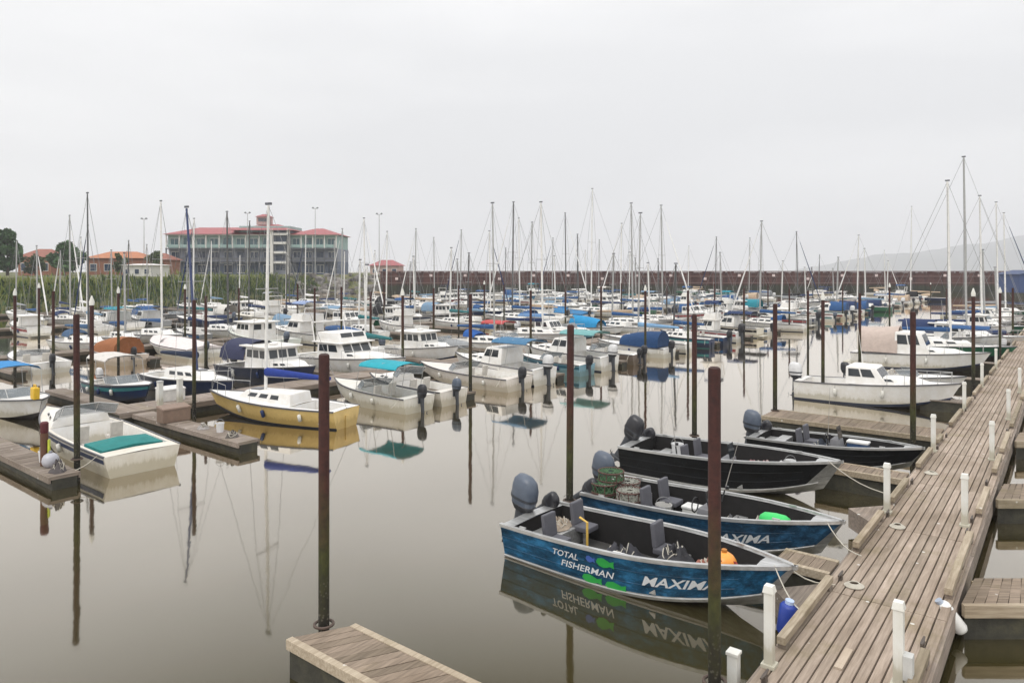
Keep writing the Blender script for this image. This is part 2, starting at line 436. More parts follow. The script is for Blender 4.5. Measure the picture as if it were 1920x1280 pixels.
# hill across the river on the right, four kilometres off
def M_hill():
    def f(nt, n, l, b):
        g = noise(nt, .006, 8, .65)
        l.new(ramp(nt, g, [(.35, (.025, .04, .028)), (.65, (.05, .065, .04))]), b.inputs['Base Color']); setp(b, Roughness=1)
    return mat('wooded_hillside', f)
hb = MB(); hr = random.Random(5); nx, ny = 60, 12
for j in range(ny + 1):
    for i in range(nx + 1):
        x = 2020 + i * 62; y = 3900 + j * 130
        u = (x - 2020) / 1150
        ridge = 262 * (1 - math.exp(-max(0, u) * 1.75)) * (.9 + .12 * math.sin(x * .004) + .05 * math.sin(x * .013 + 1))
        prof = math.sin(math.pi * j / ny) ** .8 if 0 < j < ny else 0
        hb.v.append((x + hr.uniform(-15, 15), y, -2 + ridge * prof + hr.uniform(-5, 5) * prof))
for j in range(ny):
    for i in range(nx):
        k = j * (nx + 1) + i; hb.f.append((k, k + 1, k + nx + 2, k + nx + 1)); hb.m.append(0)
structure(hb.obj('hills', M_hill(), smooth=60))

# timber breakwater across the back
def M_bwall():
    def f(nt, n, l, b):
        geo = n.new('ShaderNodeNewGeometry'); sx = n.new('ShaderNodeSeparateXYZ'); l.new(geo.outputs['Position'], sx.inputs[0])
        g = noise(nt, .8, 5, .65, vec_scale=(1, 1, .3))
        ad = n.new('ShaderNodeMath'); ad.operation = 'MULTIPLY_ADD'; ad.inputs[1].default_value = 1.2; l.new(g, ad.inputs[0]); l.new(sx.outputs['Z'], ad.inputs[2])
        dv = n.new('ShaderNodeMath'); dv.operation = 'DIVIDE'; dv.inputs[1].default_value = 7; l.new(ad.outputs[0], dv.inputs[0])
        c = ramp(nt, dv.outputs[0], [(.0, (.018, .02, .014)), (.30, (.03, .035, .018)), (.42, (.075, .032, .028)), (1, (.105, .042, .038))])
        c2 = mixc(nt, geo.outputs['Random Per Island'], (.62, .6, .6), (1.2, 1.15, 1.1))
        l.new(mixc(nt, 1, c, c2, 'MULTIPLY'), b.inputs['Base Color']); setp(b, Roughness=.85)
    return mat('creosoted_breakwater', f)
BWY = 216.0
bw = thing('breakwater', 'long brown timber pile breakwater wall closing off the back of the marina', 'breakwater', (60, BWY, 0))
pb = MB(); br_ = random.Random(2); x = -100
while x < 260:
    wd = br_.uniform(.55, .8); z1 = br_.uniform(5.75, 5.95)
    pb.box((x + wd / 2, br_.uniform(-.12, .12), (z1 - 2) / 2), (wd * .97, .55, z1 + 2)); x += wd
stuff(pb.obj('timber_piles', M_bwall(), bw, smooth=0))
cap = MB().box((80, -.1, 6.08), (362, 1.3, .3)); cap.obj('cap_beam', M_plain('dark_cap', (.10, .045, .042), .8), bw, 0)
for z in (4.6, 2.6):
    MB().box((80, -.52, z), (362, .28, .32)).obj('waler', M_plain('waler_timber', (.13, .075, .065), .8), bw, 0)
PLT = M_plain('pale_plate', (.62, .50, .48), .6)
for k in range(26):
    px = -95 + k * 10.4
    MB().box((px, -.72, 4.9 if k % 3 else 3.9), (.85, .1, .75)).obj('sign_plate', PLT, bw, 0)

# ------------------------------------------------------------------ buildings on the left shore
BY = 258.0
def bz(y): return EYE + (HORY - y) * BY / FPX
def bx(x): return (x - 960) * BY / FPX
ROOF = M_plain('red_metal_roof', (.31, .075, .08), .55, 0, .18, .4)
STUC = [M_plain('slate_wall', (.11, .14, .21), .8, 0, .2, .5), M_plain('grey_wall', (.24, .26, .32), .8, 0, .15, .5), M_plain('pale_green_wall', (.30, .42, .40), .8, 0, .15, .5)]
TRIM = M_plain('white_trim', (.70, .68, .64), .6, 0, .1, 1)
DARKT = M_plain('dark_trim', (.10, .105, .12), .6)
BGL = M_plain('window_teal_glass', (.06, .13, .15), .12)
BGL2 = M_plain('window_navy_glass', (.03, .05, .09), .12)
def hotel():
    t = thing('waterfront_hotel', 'long grey waterfront building with red metal roof and white stair tower', 'building', (bx(480), BY, 4.3))
    ox = bx(480); W_ = lambda x: bx(x) - ox
    floors = [(.3, 5.3), (5.3, 10.0), (10.0, 14.9)]
    dep = 17
    for fi, (z0, z1) in enumerate(floors):
        for x0, x1 in ((315, 513), (545, 632)):
            a, c = W_(x0), W_(x1)
            MB().box(((a + c) / 2, dep / 2 + (0 if fi == 2 else .8), (z0 + z1) / 2), (c - a, dep, z1 - z0)).obj('wall', STUC[fi], t, 0)
            MB().box(((a + c) / 2, -.4, z1 + .02), (c - a + .5, 2.4, .34)).obj('balcony_slab', DARKT if fi < 2 else TRIM, t, 0)
            nw = int(round((c - a) / 4.7)); st = (c - a) / nw
            for k in range(nw):
                cx = a + (k + .5) * st; yf = (0 if fi == 2 else .8)
                fr = MB().box((cx, yf - .04, (z0 + z1) / 2 - .1), (st * .62, .14, (z1 - z0) * .62)).obj('window', TRIM if (k + fi) % 3 else DARKT, t, 0)
                for q in (-1, 1):
                    MB().box((cx + q * st * .15, yf - .13, (z0 + z1) / 2 - .1), (st * .27, .06, (z1 - z0) * .54)).obj('pane', BGL if fi == 2 else BGL2, fr, 0)
                if fi:
                    MB().box((cx, -1.5, z0 + 1.0), (st * .9, .1, .9)).obj('balcony_rail', STUC[2] if fi == 2 else DARKT, t, 0)
            for k in range(nw + 1):
                MB().box((a + k * st, -1.35, (z0 + z1) / 2), (.35, .35, z1 - z0)).obj('post', DARKT if fi < 2 else TRIM, t, 0)
    # stair tower
    a, c = W_(511), W_(547)
    MB().box(((a + c) / 2, 6, 8.4), (c - a - .6, 13, 16.4)).obj('stair_core', STUC[1], t, 0)
    for xx in (a + .5, c - .5): MB().box((xx, -2.2, 8.6), (1.0, 1.0, 16.8)).obj('tower_column', TRIM, t, 0)
    for z in (5.0, 8.6, 12.0, 15.2): MB().box(((a + c) / 2, -1.6, z), (c - a - 2.1, 1.6, .8)).obj('tower_landing', TRIM, t, 0)
    for z in (3.2, 6.8, 10.3, 13.6): MB().box(((a + c) / 2, -.56, z), (c - a - 3, .1, 1.9)).obj('window', BGL2, t, 0)
    # hipped roofs
    def hip(x0, x1, y0, y1, z0, z1, inset, over=1.0):
        m = MB(); a, c = W_(x0) - over, W_(x1) + over
        m.add([(a, y0, z0), (c, y0, z0), (c, y1, z0), (a, y1, z0), (a + inset, (y0 + y1) / 2, z1), (c - inset, (y0 + y1) / 2, z1)],
              [(0, 1, 5, 4), (1, 2, 5), (2, 3, 4, 5), (3, 0, 4), (3, 2, 1, 0)])
        return m
    hip(315, 513, -2.4, 19, 15.2, 18.2, 9).obj('roof', ROOF, t, 0)
    hip(545, 632, -2.4, 19, 15.0, 17.8, 8).obj('roof', ROOF, t, 0)
    hip(440, 549, -3.4, 20, 16.6, 19.4, 9).obj('roof', ROOF, t, 0)
    MB().box((W_(494), 8.5, 17.2), (bx(545) - bx(450), 15, 2.2)).obj('attic_wall', STUC[2], t, 0)
    cp = MB().box((W_(481), 8.5, 20.6), (4.6, 4.4, 3.0)).obj('cupola', M_plain('cupola_wall', (.45, .30, .28), .8), t, 0)
    MB().box((W_(481), 6.24, 20.9), (3.2, .1, 1.2)).obj('louvre', DARKT, cp, 0)
    hip(469, 493, 5.6, 11.4, 22.1, 23.2, 2.0, .4).obj('roof', ROOF, cp, 0)
    return t
hotel()
def low_house(name, label, x0, x1, ytop, yeave, Y, wall, roof, ground=4.4, nwin=4):
    k = Y / FPX; a, c = (x0 - 960) * k, (x1 - 960) * k
    ze, zt = EYE + (HORY - yeave) * k - ground, EYE + (HORY - ytop) * k - ground
    t = thing(name, label, 'building', ((a + c) / 2, Y, ground)); w_ = c - a
    MB().box((0, 5, ze / 2 - .3), (w_, 10, ze + .6)).obj('wall', wall, t, 0)
    m = MB(); o = .7; i = min(4.5, w_ * .3)
    m.add([(-w_ / 2 - o, -o, ze), (w_ / 2 + o, -o, ze), (w_ / 2 + o, 10 + o, ze), (-w_ / 2 - o, 10 + o, ze), (-w_ / 2 + i, 5, zt), (w_ / 2 - i, 5, zt)], [(0, 1, 5, 4), (1, 2, 5), (2, 3, 4, 5), (3, 0, 4), (3, 2, 1, 0)])
    m.obj('roof', roof, t, 0)
    for q in range(nwin):
        x = -w_ / 2 + w_ * (q + .5) / nwin
        fr = MB().box((x, -.03, ze * .5), (w_ / nwin * .5, .12, ze * .42)).obj('window', TRIM, t, 0)
        MB().box((x, -.11, ze * .5), (w_ / nwin * .42, .06, ze * .36)).obj('pane', BGL2, fr, 0)
    return t
ORR = M_plain('orange_tile_roof', (.42, .17, .085), .8, 0, .25, 1.2); BRW = M_plain('brick_wall', (.30, .13, .08), .85, 0, .35, 2)
BRR = M_plain('brown_roof', (.26, .10, .07), .8, 0, .3, 1)
low_house('brick_house', 'low orange brick building with tiled roof right of the round tree', 162, 268, 471, 484, 222, BRW, ORR)
low_house('brick_house', 'low brick building between the two dark green trees', 34, 96, 466, 482, 226, BRW, BRR, nwin=3)
low_house('brick_house', 'small brown brick house tucked beside the grey waterfront building', 262, 312, 474, 487, 236, BRW, BRR, nwin=2)
low_house('white_shed', 'small white flat shed on the bank in front of the brick building', 230, 284, 494, 497, 190, M_plain('white_board', (.66, .64, .60), .7), M_plain('white_roof', (.70, .66, .64), .6), nwin=3)
low_house('harbour_office', 'small harbour hut with red roof on the rocks by the breakwater', 694, 748, 487, 498, 236, M_plain('pink_wall', (.50, .36, .32), .8), ROOF, ground=4.6, nwin=3)
def shed(x0, x1, Y, zt):
    k = Y / FPX; a, c = (x0 - 960) * k, (x1 - 960) * k
    t = thing('boat_shed', 'dark blue shed at the right edge before the breakwater', 'shed', ((a + c) / 2, Y, 0))
    MB().box((0, 4, .5), (c - a + 2, 10, 1.2)).obj('float', FLOAT, t, 0)
    MB().box((0, 4, 1.1 + (zt - 1.6) / 2), (c - a, 8, zt - 1.6)).obj('wall', M_plain('navy_sheet', (.03, .06, .16), .6), t, 0)
    MB().hexa([(-(c - a) / 2 - .4, -.4, zt - .5), ((c - a) / 2 + .4, -.4, zt - .5), ((c - a) / 2 + .4, 8.4, zt - .5), (-(c - a) / 2 - .4, 8.4, zt - .5)], [(-.6, -.4, zt + .5), (.6, -.4, zt + .5), (.6, 8.4, zt + .5), (-.6, 8.4, zt + .5)]).obj('roof', M_plain('navy_roof', (.025, .05, .13), .6), t, 0)
    MB().box((0, -.06, 2.3), (2.4, .1, 2.3)).obj('door', TRIM, t, 0)
shed(1911, 1990, 168, 6.0)

# ------------------------------------------------------------------ trees
BARK = M_plain('bark', (.09, .07, .05), .9, 0, .3, 3)
LF = [M_leaf('dark_leaves', (.04, .11, .03), (.10, .20, .06)), M_leaf('olive_leaves', (.05, .09, .02), (.12, .16, .045))]
def tree(label, x, Y, ytop, wpx, ground=4.4, li=0, seed=1, n=2600):
    k = Y / FPX; h = EYE + (HORY - ytop) * k - ground; rx = wpx * k / 2
    t = thing('broadleaf_tree', label, 'tree', ((x - 960) * k, Y, ground), 0, 'trees on the left shore')
    r = random.Random(seed); b = MB()
    b.tube([(0, 0, -.5), (.1, 0, h * .25), (-.1, .1, h * .55), (0, 0, h * .8)], [h * .035, h * .026, h * .017, h * .006], 7)
    cl = []
    for q in range(16):
        a = r.uniform(0, math.tau); z = h * r.uniform(.25, .93); rad = rx * (1 - abs((z / h) - .5) * 1.25) * r.uniform(.35, .85)
        c = Vector((math.cos(a) * rad, math.sin(a) * rad, z)); cl.append((c, rx * r.uniform(.18, .46)))
        b.tube([(0, 0, z * .7), c * .6 + Vector((0, 0, z * .3)), c], [h * .012, h * .008, h * .003], 5)
    b.obj('trunk', BARK, t)
    f = MB()
    for _ in range(n):
        c, cr_ = r.choice(cl)
        d = Vector((r.gauss(0, 1), r.gauss(0, 1), r.gauss(0, .8))); d = d.normalized() * cr_ * r.uniform(.55, 1.08)
        p = c + d; s_ = r.uniform(.28, .7) * h / 10
        u = Vector((r.gauss(0, 1), r.gauss(0, 1), r.gauss(0, 1))).normalized() * s_; v = u.cross(Vector((r.gauss(0, 1), r.gauss(0, 1), r.gauss(0, 1)))).normalized() * s_ * .7
        f.add([p - u, p - v, p + u, p + v], [(0, 1, 2, 3)])
    stuff(f.obj('crown', LF[li], t, 0))
tree('tall dark green tree cut off by the left edge of the picture', 14, 205, 433, 66, seed=3, n=3600)
tree('round dark green tree between the two brick buildings', 120, 208, 449, 66, seed=4)
tree('small dark tree right beside the grey waterfront building', 291, 214, 473, 36, seed=5, n=1500, li=1)
tree('low olive bush tree in front of the low brick building', 66, 214, 478, 40, seed=6, n=1300, li=1)
tree('small olive tree behind the white flat shed', 226, 212, 474, 32, seed=7, n=1200, li=1)

# ------------------------------------------------------------------ tall light poles on the shore
def light_pole(label, x, ytop, Y, heads=4):
    k = Y / FPX; h = EYE + (HORY - ytop) * k - 4.4
    t = thing('light_pole', label, 'light pole', ((x - 960) * k, Y, 4.2), 0, 'tall light poles on the shore')
    MB().tube([(0, 0, -.4), (0, 0, h * .6), (0, 0, h)], [.16, .12, .09], 8).obj('pole', STEEL, t)
    MB().box((0, 0, h), (1.5, .18, .16)).obj('cross_arm', STEEL, t, 0)
    for q in (-1, 1): MB().hexa([(q * .75 - .3, -.3, h + .1), (q * .75 + .3, -.3, h + .1), (q * .75 + .3, .3, h + .1), (q * .75 - .3, .3, h + .1)], [(q * .75 - .2, -.2, h + .45), (q * .75 + .2, -.2, h + .45), (q * .75 + .2, .2, h + .45), (q * .75 - .2, .2, h + .45)]).obj('lamp_head', DARKT, t, 0)
light_pole('tall light pole left of the red roofed building', 270, 410, 232)
light_pole('tall light pole in front of the red roof, left of its small tower', 464, 399, 236)
light_pole('tall light pole above the right wing of the red roofed building', 591, 390, 236)
light_pole('tall light pole standing over the rocks right of the red roofed building', 711, 401, 226)

# ------------------------------------------------------------------ plank walkway on the right
WK_W = 1.96
def frame_tree(s, t, z=0.0):
    return ST(s, t, z)
wk = thing('plank_walkway', 'wide floating walkway of long weathered planks leading away on the right', 'walkway', ST(0, 0), math.atan2(W.y, W.x))
# local x runs along W (s), local y along N (t)
def loc_box(mb, s0, s1, t0, t1, z0, z1, mi=0):
    return mb.box(((s0 + s1) / 2, (t0 + t1) / 2, (z0 + z1) / 2), (s1 - s0, t1 - t0, z1 - z0), 0, mi)
rp = random.Random(21)
NB = 12; bwid = WK_W / NB; seg = 4.2; pmesh = []
for v in range(4):
    m = MB(); w2 = bwid / 2 - .008
    m.hexa([(-seg / 2 + .006, -w2, -.022), (seg / 2 - .006, -w2, -.022), (seg / 2 - .006, w2, -.022), (-seg / 2 + .006, w2, -.022)],
           [(-seg / 2 + .01, -w2 + .006, .022), (seg / 2 - .01, -w2 + .006, .022), (seg / 2 - .01, w2 - .006, .022), (-seg / 2 + .01, w2 - .006, .022)])
    pmesh.append(m.mesh('plank', PLANK, 0))
S0 = -8.4; nseg = 16
S_PL = S0 + seg * nseg
for i in range(nseg):
    for j in range(NB):
        o = link('plank', pmesh[(i + j) % 4], wk)
        o.location = (S0 + seg * (i + .5), -(j + .5) * bwid, DECK - .02 + rp.uniform(-.003, .003)); o.rotation_euler = (rp.uniform(-.008, .008), 0, 0)
m = MB(); j = 0
for j in range(NB): loc_box(m, S_PL, 150, -(j + 1) * bwid + .008, -j * bwid - .008, DECK - .042, DECK + .002)
stuff(m.obj('far_planks', PLANK, wk, 0))
loc_box(MB(), S0, 150, -WK_W + .04, -.04, -.35, DECK - .05).obj('float', FLOAT, wk, 0)
for t0, t1 in ((-.035, .05), (-WK_W - .05, -WK_W + .035)):
    for k in range(15):
        loc_box(MB(), S0 + k * 6, S0 + k * 6 + 5.97, t0, t1, .22, DECK - .046).obj('fascia', OLDW, wk, 0)
# timber bull rails on blocks, in lengths with gaps for the posts and fingers
lrail = [(-8.3, -4.6), (-2.6, .2), (2.2, 4.7), (5.9, 8.0), (9.8, 12.2), (13.5, 14.6), (16.9, 20.2), (21.5, 23.6), (25, 28), (29, 31.8), (33.4, 36.4), (37.5, 40.3), (42, 48), (50, 56), (58, 66), (68, 80)]
rrail = [(-8.3, -5.2), (-4.2, -1.6), (.9, 4.4), (6.2, 8.4), (10.5, 12.6), (13.4, 16.4), (18, 24), (25, 31), (32, 38), (39, 48), (50, 60)]
for rails, tc_ in ((lrail, -.09), (rrail, -WK_W + .09)):
    for a, b in rails:
        rl = loc_box(MB(), a, b, tc_ - .065, tc_ + .065, DECK + .085, DECK + .205).obj('bull_rail', RAILW, wk, 0, .012)
        for q in range(max(2, int((b - a) / 1.6) + 1)):
            x = a + .15 + (b - a - .3) * q / max(1, int((b - a) / 1.6) if int((b - a) / 1.6) else 1)
            if x > b: continue
            loc_box(MB(), x - .1, x + .1, tc_ - .06, tc_ + .06, DECK, DECK + .085).obj('rail_block', OLDW, rl, 0)
# one pale new board let into the old deck
p = at(1582, 1236, DECK); dl = p - ST(0, 0); ls, lt = dl.dot(W), dl.dot(N)
loc_box(MB(), ls - .33, ls + .33, lt - .055, lt + .055, DECK + .004, DECK + .03).obj('plank', M_wood('new_pale_board', (.62, .50, .40), (.78, .66, .54)), wk, 0)['label'] = 'pale new board let into the weathered deck'
def cleat(root, s, t):
    c = MB()
    c.box((s, t, DECK + .05), (.1, .06, .1)); c.tube([(s - .15, t, DECK + .12), (s, t, DECK + .105), (s + .15, t, DECK + .12)], [.016, .028, .016], 6)
    c.obj('cleat', M_plain('galvanised', (.12, .10, .085), .6, .4), root)
for s_ in (-3.6, .6, 4.95, 8.2, 12.9, 15.0, 20.8, 24.4, 28.5):
    cleat(wk, s_, -.18)
for s_ in (-4.7, -1.2, 4.7, 5.7, 9.3, 12.9, 17.2):
    cleat(wk, s_, -WK_W + .18)

# fingers: decks of short cross boards on dark floats
def finger(root, s0, s1, t1, skew=0.0, t0=.06, bw_=.15, m=PLANKX, planks=True, name='finger', z=DECK):
    fl = MB()
    P = lambda s, t: (s, t)
    fl.hexa([(s0 + .04, t0, -.3), (s1 - .04, t0, -.3), (s1 - .04, t1 - skew, -.3), (s0 + .04, t1, -.3)],
            [(s0 + .04, t0, z - .05), (s1 - .04, t0, z - .05), (s1 - .04, t1 - skew, z - .05), (s0 + .04, t1, z - .05)])
    f = fl.obj(name, FLOAT, root, 0)
    if not planks:
        d = MB(); d.hexa([(s0, t0, z - .048), (s1, t0, z - .048), (s1, t1 - skew, z - .048), (s0, t1, z - .048)], [(s0, t0, z), (s1, t0, z), (s1, t1 - skew, z), (s0, t1, z)])
        d.obj('deck', OLDW, f, 0)
        return f
    n_ = int((t1 - t0) / bw_); dt = (t1 - t0) / n_
    for k in range(n_):
        a, b = t0 + k * dt + .006, t0 + (k + 1) * dt - .006
        if skew and k < 2: a2, b2 = a, b
        q = skew * min(1, k / 6)
        zz = z + rp.uniform(-.004, .004)
        pm = MB().hexa([(s0 + .05, a, zz - .045), (s1 - .05, a - q, zz - .045), (s1 - .05, b - q, zz - .045), (s0 + .05, b, zz - .045)],
                       [(s0 + .05, a, zz), (s1 - .05, a - q, zz), (s1 - .05, b - q, zz), (s0 + .05, b, zz)])
        pm.obj('plank', m, f, 0)
    for sa, sb, ta, tb in ((s0 - .03, s0 + .09, t0, t1), (s1 - .09, s1 + .03, t0, t1 - skew)):
        MB().hexa([(sa, ta, z - .15), (sb, ta, z - .15), (sb, tb, z - .15), (sa, tb, z - .15)], [(sa, ta, z + .012), (sb, ta, z + .012), (sb, tb, z + .012), (sa, tb, z + .012)]).obj('edge_board', RAILW, f, 0, .01)
    return f
PLANKY = M_wood('weathered_finger_planks', (.17, .13, .095), (.40, .315, .24), 0)
finger(wk, -7.05, -6.1, 6.1, .45, bw_=.2, m=PLANKY)
finger(wk, .75, 1.5, 1.1, 0, bw_=.2, m=PLANKY)
finger(wk, 8.45, 9.3, 2.4, 0, bw_=.2, m=PLANKY)
finger(wk, 14.7, 16.4, 6.1, 0, bw_=.3, m=PLANKY)
for s_ in (24.1, 32.5, 41, 49.5, 58, 66.5, 75, 84, 93, 102, 111, 120, 129, 138):
    finger(wk, s_ - .45, s_ + .45, 6.2 if s_ > 25 else 1.9, 0, planks=False, z=.5)
for s_ in (5.05, -.5):       # small triangular knees at the edge
    MB().hexa([(s_ - .75, .055, .15), (s_ + .75, .055, .15), (s_, .7, .15)][::-1], [(s_ - .75, .055, DECK - .01), (s_ + .75, .055, DECK - .01), (s_, .7, DECK - .01)][::-1]).obj('knee_plate', OLDW, wk, 0)

# fingers on the right-hand side run off at an angle, square to the picture
for k, (Y0, Y1, lab) in enumerate(((12.27, 13.4, 'near'), (17.9, 19.3, 'middle'), (24.0, 25.4, 'far'), (31.5, 33.0, 'x'), (41, 42.6, 'x'))):
    # X of the walkway's right edge at these Y
    def xe(Y): return (ORG + N * (-WK_W - .06)).x + ((Y - (ORG + N * (-WK_W - .06)).y) / W.y) * W.x
    words = ('nearest weathered side pier running off to the right edge, white fender at its corner', 'second weathered side pier off the right of the walkway', 'third side pier off the right of the walkway, thin sliver at the edge', 'fourth side pier off the right of the walkway, far up at the edge', 'fifth side pier off the right of the walkway, far up at the edge')[k]
    t = thing('side_pier', words, 'pier', (xe(Y0) + .1, Y0, 0))
    L_ = 7.0; dx = xe(Y1) - xe(Y0)
    MB().hexa([(.05, .05, -.3), (L_, .05, -.3), (L_, Y1 - Y0 - .05, -.3), (dx + .05, Y1 - Y0 - .05, -.3)], [(.05, .05, DECK - .05), (L_, .05, DECK - .05), (L_, Y1 - Y0 - .05, DECK - .05), (dx + .05, Y1 - Y0 - .05, DECK - .05)]).obj('float', FLOAT, t, 0)
    n_ = 34 if k < 2 else 14; st_ = L_ / n_
    for q in range(n_):
        a = q * st_ + .008; b = (q + 1) * st_ - .008; sk = dx * max(0, 1 - q / n_ * 1.2)
        if b + sk > L_: sk = L_ - b
        MB().hexa([(a, .06, DECK - .045), (b, .06, DECK - .045), (b + sk, Y1 - Y0 - .06, DECK - .045), (a + sk, Y1 - Y0 - .06, DECK - .045)], [(a, .06, DECK), (b, .06, DECK), (b + sk, Y1 - Y0 - .06, DECK), (a + sk, Y1 - Y0 - .06, DECK)]).obj('plank', PLANKY, t, 0)
    MB().box((L_ / 2, 0, .52), (L_, .1, .22)).obj('edge_board', RAILW, t, 0, .01)
    MB().box((L_ / 2 + dx / 2, Y1 - Y0, .42), (L_ - dx, .1, .22)).obj('edge_board', RAILW, t, 0, .01)

# ------------------------------------------------------------------ the other docks: a spine with fingers on both sides
SPINES = [28.3, 54.0, 82.0, 110.0]
dock_lab = ['grey timber dock behind the yellow sailboat, its fingers between the boats', 'dock spine deep among the middle rows of boats on the left', 'dock spine among the far rows of boats', 'farthest dock spine under the reedy bank']
FING = {0: [-5.35, .3, 12.6, 20.5, 28, 36, 44, 52, 60, 68, 76, 84, 92, 100, 108, 116, 124, 132, 140, 148], 1: [1.5 + 8 * k for k in range(18)], 2: [8 + 9 * k for k in range(14)], 3: [14 + 9 * k for k in range(11)]}
for k, tc_ in enumerate(SPINES):
    sa, sb = ((-9, 152), (-4, 145), (0, 132), (4, 112))[k]
    d = thing('floating_dock', dock_lab[k], 'dock', ST(0, 0), math.atan2(W.y, W.x))
    if k == 0: loc_box(MB(), -9, -4.9, tc_ - .9, tc_ + .9, -.3, .47).obj('float', FLOAT, d, 0); sa = -.6
    loc_box(MB(), sa, sb, tc_ - .9, tc_ + .9, -.3, .40).obj('float', FLOAT, d, 0)
    dm = MB(); x = sa
    while x < sb:
        wd = .19 if x < 60 else .38
        loc_box(dm, x + .008, x + wd - .008, tc_ - .94, tc_ + .94, .405, .48 + rp.uniform(-.004, .004)); x += wd
    stuff(dm.obj('deck', OLDW, d, 0))
    for e in (-.97, .97): loc_box(MB(), sa, sb, tc_ + e - .03, tc_ + e + .03, .25, .475).obj('edge_board', OLDW, d, 0)
    for s_ in FING[k]:
        for sg in (-1, 1):
            fl = MB(); ln = 7.6 if k == 0 else 7.2
            if k == 0 and s_ == .3 and sg < 0: ln = 8.1
            a, b = sorted((tc_ + sg * 1.0, tc_ + sg * (1.0 + ln)))
            loc_box(fl, s_ - .33, s_ + .33, a, b, -.3, .30); fo = fl.obj('finger', FLOAT, d, 0)
            dm = MB(); x = a; wd = .19 if s_ < 60 else .4
            while x < b - .01:
                loc_box(dm, s_ - .37, s_ + .37, x + .008, min(b, x + wd) - .008, .305, .40 + rp.uniform(-.004, .004)); x += wd
            stuff(dm.obj('finger_deck', OLDW, fo, 0))
            for e in (-.40, .40): loc_box(MB(), s_ + e - .03, s_ + e + .03, a, b, .22, .395).obj('edge_board', OLDW, fo, 0)

# ------------------------------------------------------------------ piles
def pile(label, p, top, r=.085, cap=None, lean=0.0, hoop=False, group='rusty mooring piles'):
    t = thing('mooring_pile', label, 'pile', (p.x, p.y, -1.5), 0, group)
    prof = [(r, 0), (r, top + 1.5 - .03), (r * .93, top + 1.5)]
    n_ = 16 if p.y < 40 else 9
    o = MB().lathe(prof, n=n_).obj('shaft', PILE, t)
    t.rotation_euler = (0, lean, 0)
    if cap:
        MB().lathe([(r * 1.15, top + 1.5 - .12), (r * 1.25, top + 1.5 + .03), (.02, top + 1.5 + .30)], n=n_).obj('cap', PVC, t)
    else:
        MB().lathe([(r * .92, top + 1.5 + .001), (r * .6, top + 1.5 + .02), (.004, top + 1.5 + .025)], n=n_).obj('end_plate', M_plain('dark_end', (.05, .025, .022), .8), t)
    if hoop:
        ring = [(.15 * math.cos(a), .15 * math.sin(a), 1.5 + DECK + .03) for a in [k * math.tau / 20 for k in range(21)]]
        MB().tube(ring, .025, 6).obj('guide_hoop', M_plain('hoop_steel', (.10, .07, .055), .6, .3), t)
    return t
def ptop(px, py, t):
    s = s_of(px, t); p = ST(s, t); return p, EYE - (py - HORY) * p.y / FPX
near = [(1340, 690, .36, 'tall rusty pile nearest the camera, in front of the blue boats', True), (607, 665, 6.0, 'tall rusty pile at the end of the short pier at the bottom', True),
        (1067, 610, 6.3, 'rusty green-stained pile behind the stern of the nearest blue boat', True), (1712, 585, .5, 'rusty pile beside the walkway behind the dark open boat', True),
        (1302, 590, 6.75, 'rusty pile behind the black hulled boat, left of the nearest pile', True), (1453, 570, 6.0, 'rusty pile at the outer end of the broad mossy float', True),
        (145, 590, 20.3, 'rusty green-stained pile beside the white boat with the navy stripe at far left', True), (364, 563, 26.4, 'rusty pile on the grey dock left of the yellow sailboat', False)]
for x, y, t, lab, hoop in near:
    p, tp = ptop(x, y, t); pile(lab, p, tp, .088 if x != 364 else .08, hoop=hoop, lean=R(random.uniform(-.4, .4)))
far = [(28, 550, 45.5, 1), (73, 537, 62.2, 1), (172, 567, 29.4, 1), (222, 546, 45.7, 1), (347, 539, 54, 1), (386, 555, 36.2, 0), (558, 532, 56, 0), (640, 538, 45.6, 0), (695, 547, 36.2, 0), (755, 550, 28.3, 1), (813, 540, 36.2, 0), (882, 552, 19.9, 0),
       (908, 531, 45.7, 1), (995, 545, 25.6, 0), (1127, 537, 27, 0), (1210, 542, 19.9, 1), (1290, 545, 19.2, 0), (1395, 540, 19.3, 0), (1515, 545, 12.5, 0), (1543, 558, 6.3, 1), (1612, 550, 6.3, 0), (1668, 536, 10.5, 1), (1775, 541, 6.2, 0),
       (1825, 551, .35, 1), (1875, 546, .35, 1), (1899, 540, .3, 0), (100, 546, 46, 0), (448, 540, 54, 0), (500, 533, 62, 0), (590, 540, 46, 0), (720, 533, 54, 0), (770, 528, 62, 0), (860, 535, 46, 0), (945, 534, 46, 0), (1060, 536, 34.8, 0), (1165, 531, 46, 0), (1250, 534, 34, 0), (1340, 532, 27, 0), (1440, 531, 27, 0), (1480, 532, 20, 0), (1580, 534, 20, 0), (1745, 532, 19, 1)]
far.sort()
ordw = ['first', 'second', 'third', 'fourth', 'fifth', 'sixth', 'seventh', 'eighth', 'ninth', 'tenth', 'eleventh', 'twelfth', 'thirteenth', 'fourteenth', 'fifteenth', 'sixteenth', 'seventeenth', 'eighteenth', 'nineteenth', 'twentieth',
        'twenty-first', 'twenty-second', 'twenty-third', 'twenty-fourth', 'twenty-fifth', 'twenty-sixth', 'twenty-seventh', 'twenty-eighth', 'twenty-ninth', 'thirtieth', 'thirty-first', 'thirty-second', 'thirty-third', 'thirty-fourth', 'thirty-fifth']
cnt = {0: 0, 1: 0}
for x, y, t, cp in far:
    p, tp = ptop(x, y, t)
    lab = ('slender rusty pile with white cone cap, %s such pile from the left' if cp else 'slender bare rusty pile among the moored boats, %s such pile from the left') % ordw[cnt[cp]]
    cnt[cp] += 1
    pile(lab, p, max(3.6, min(6.2, tp)), .085, cap=cp)

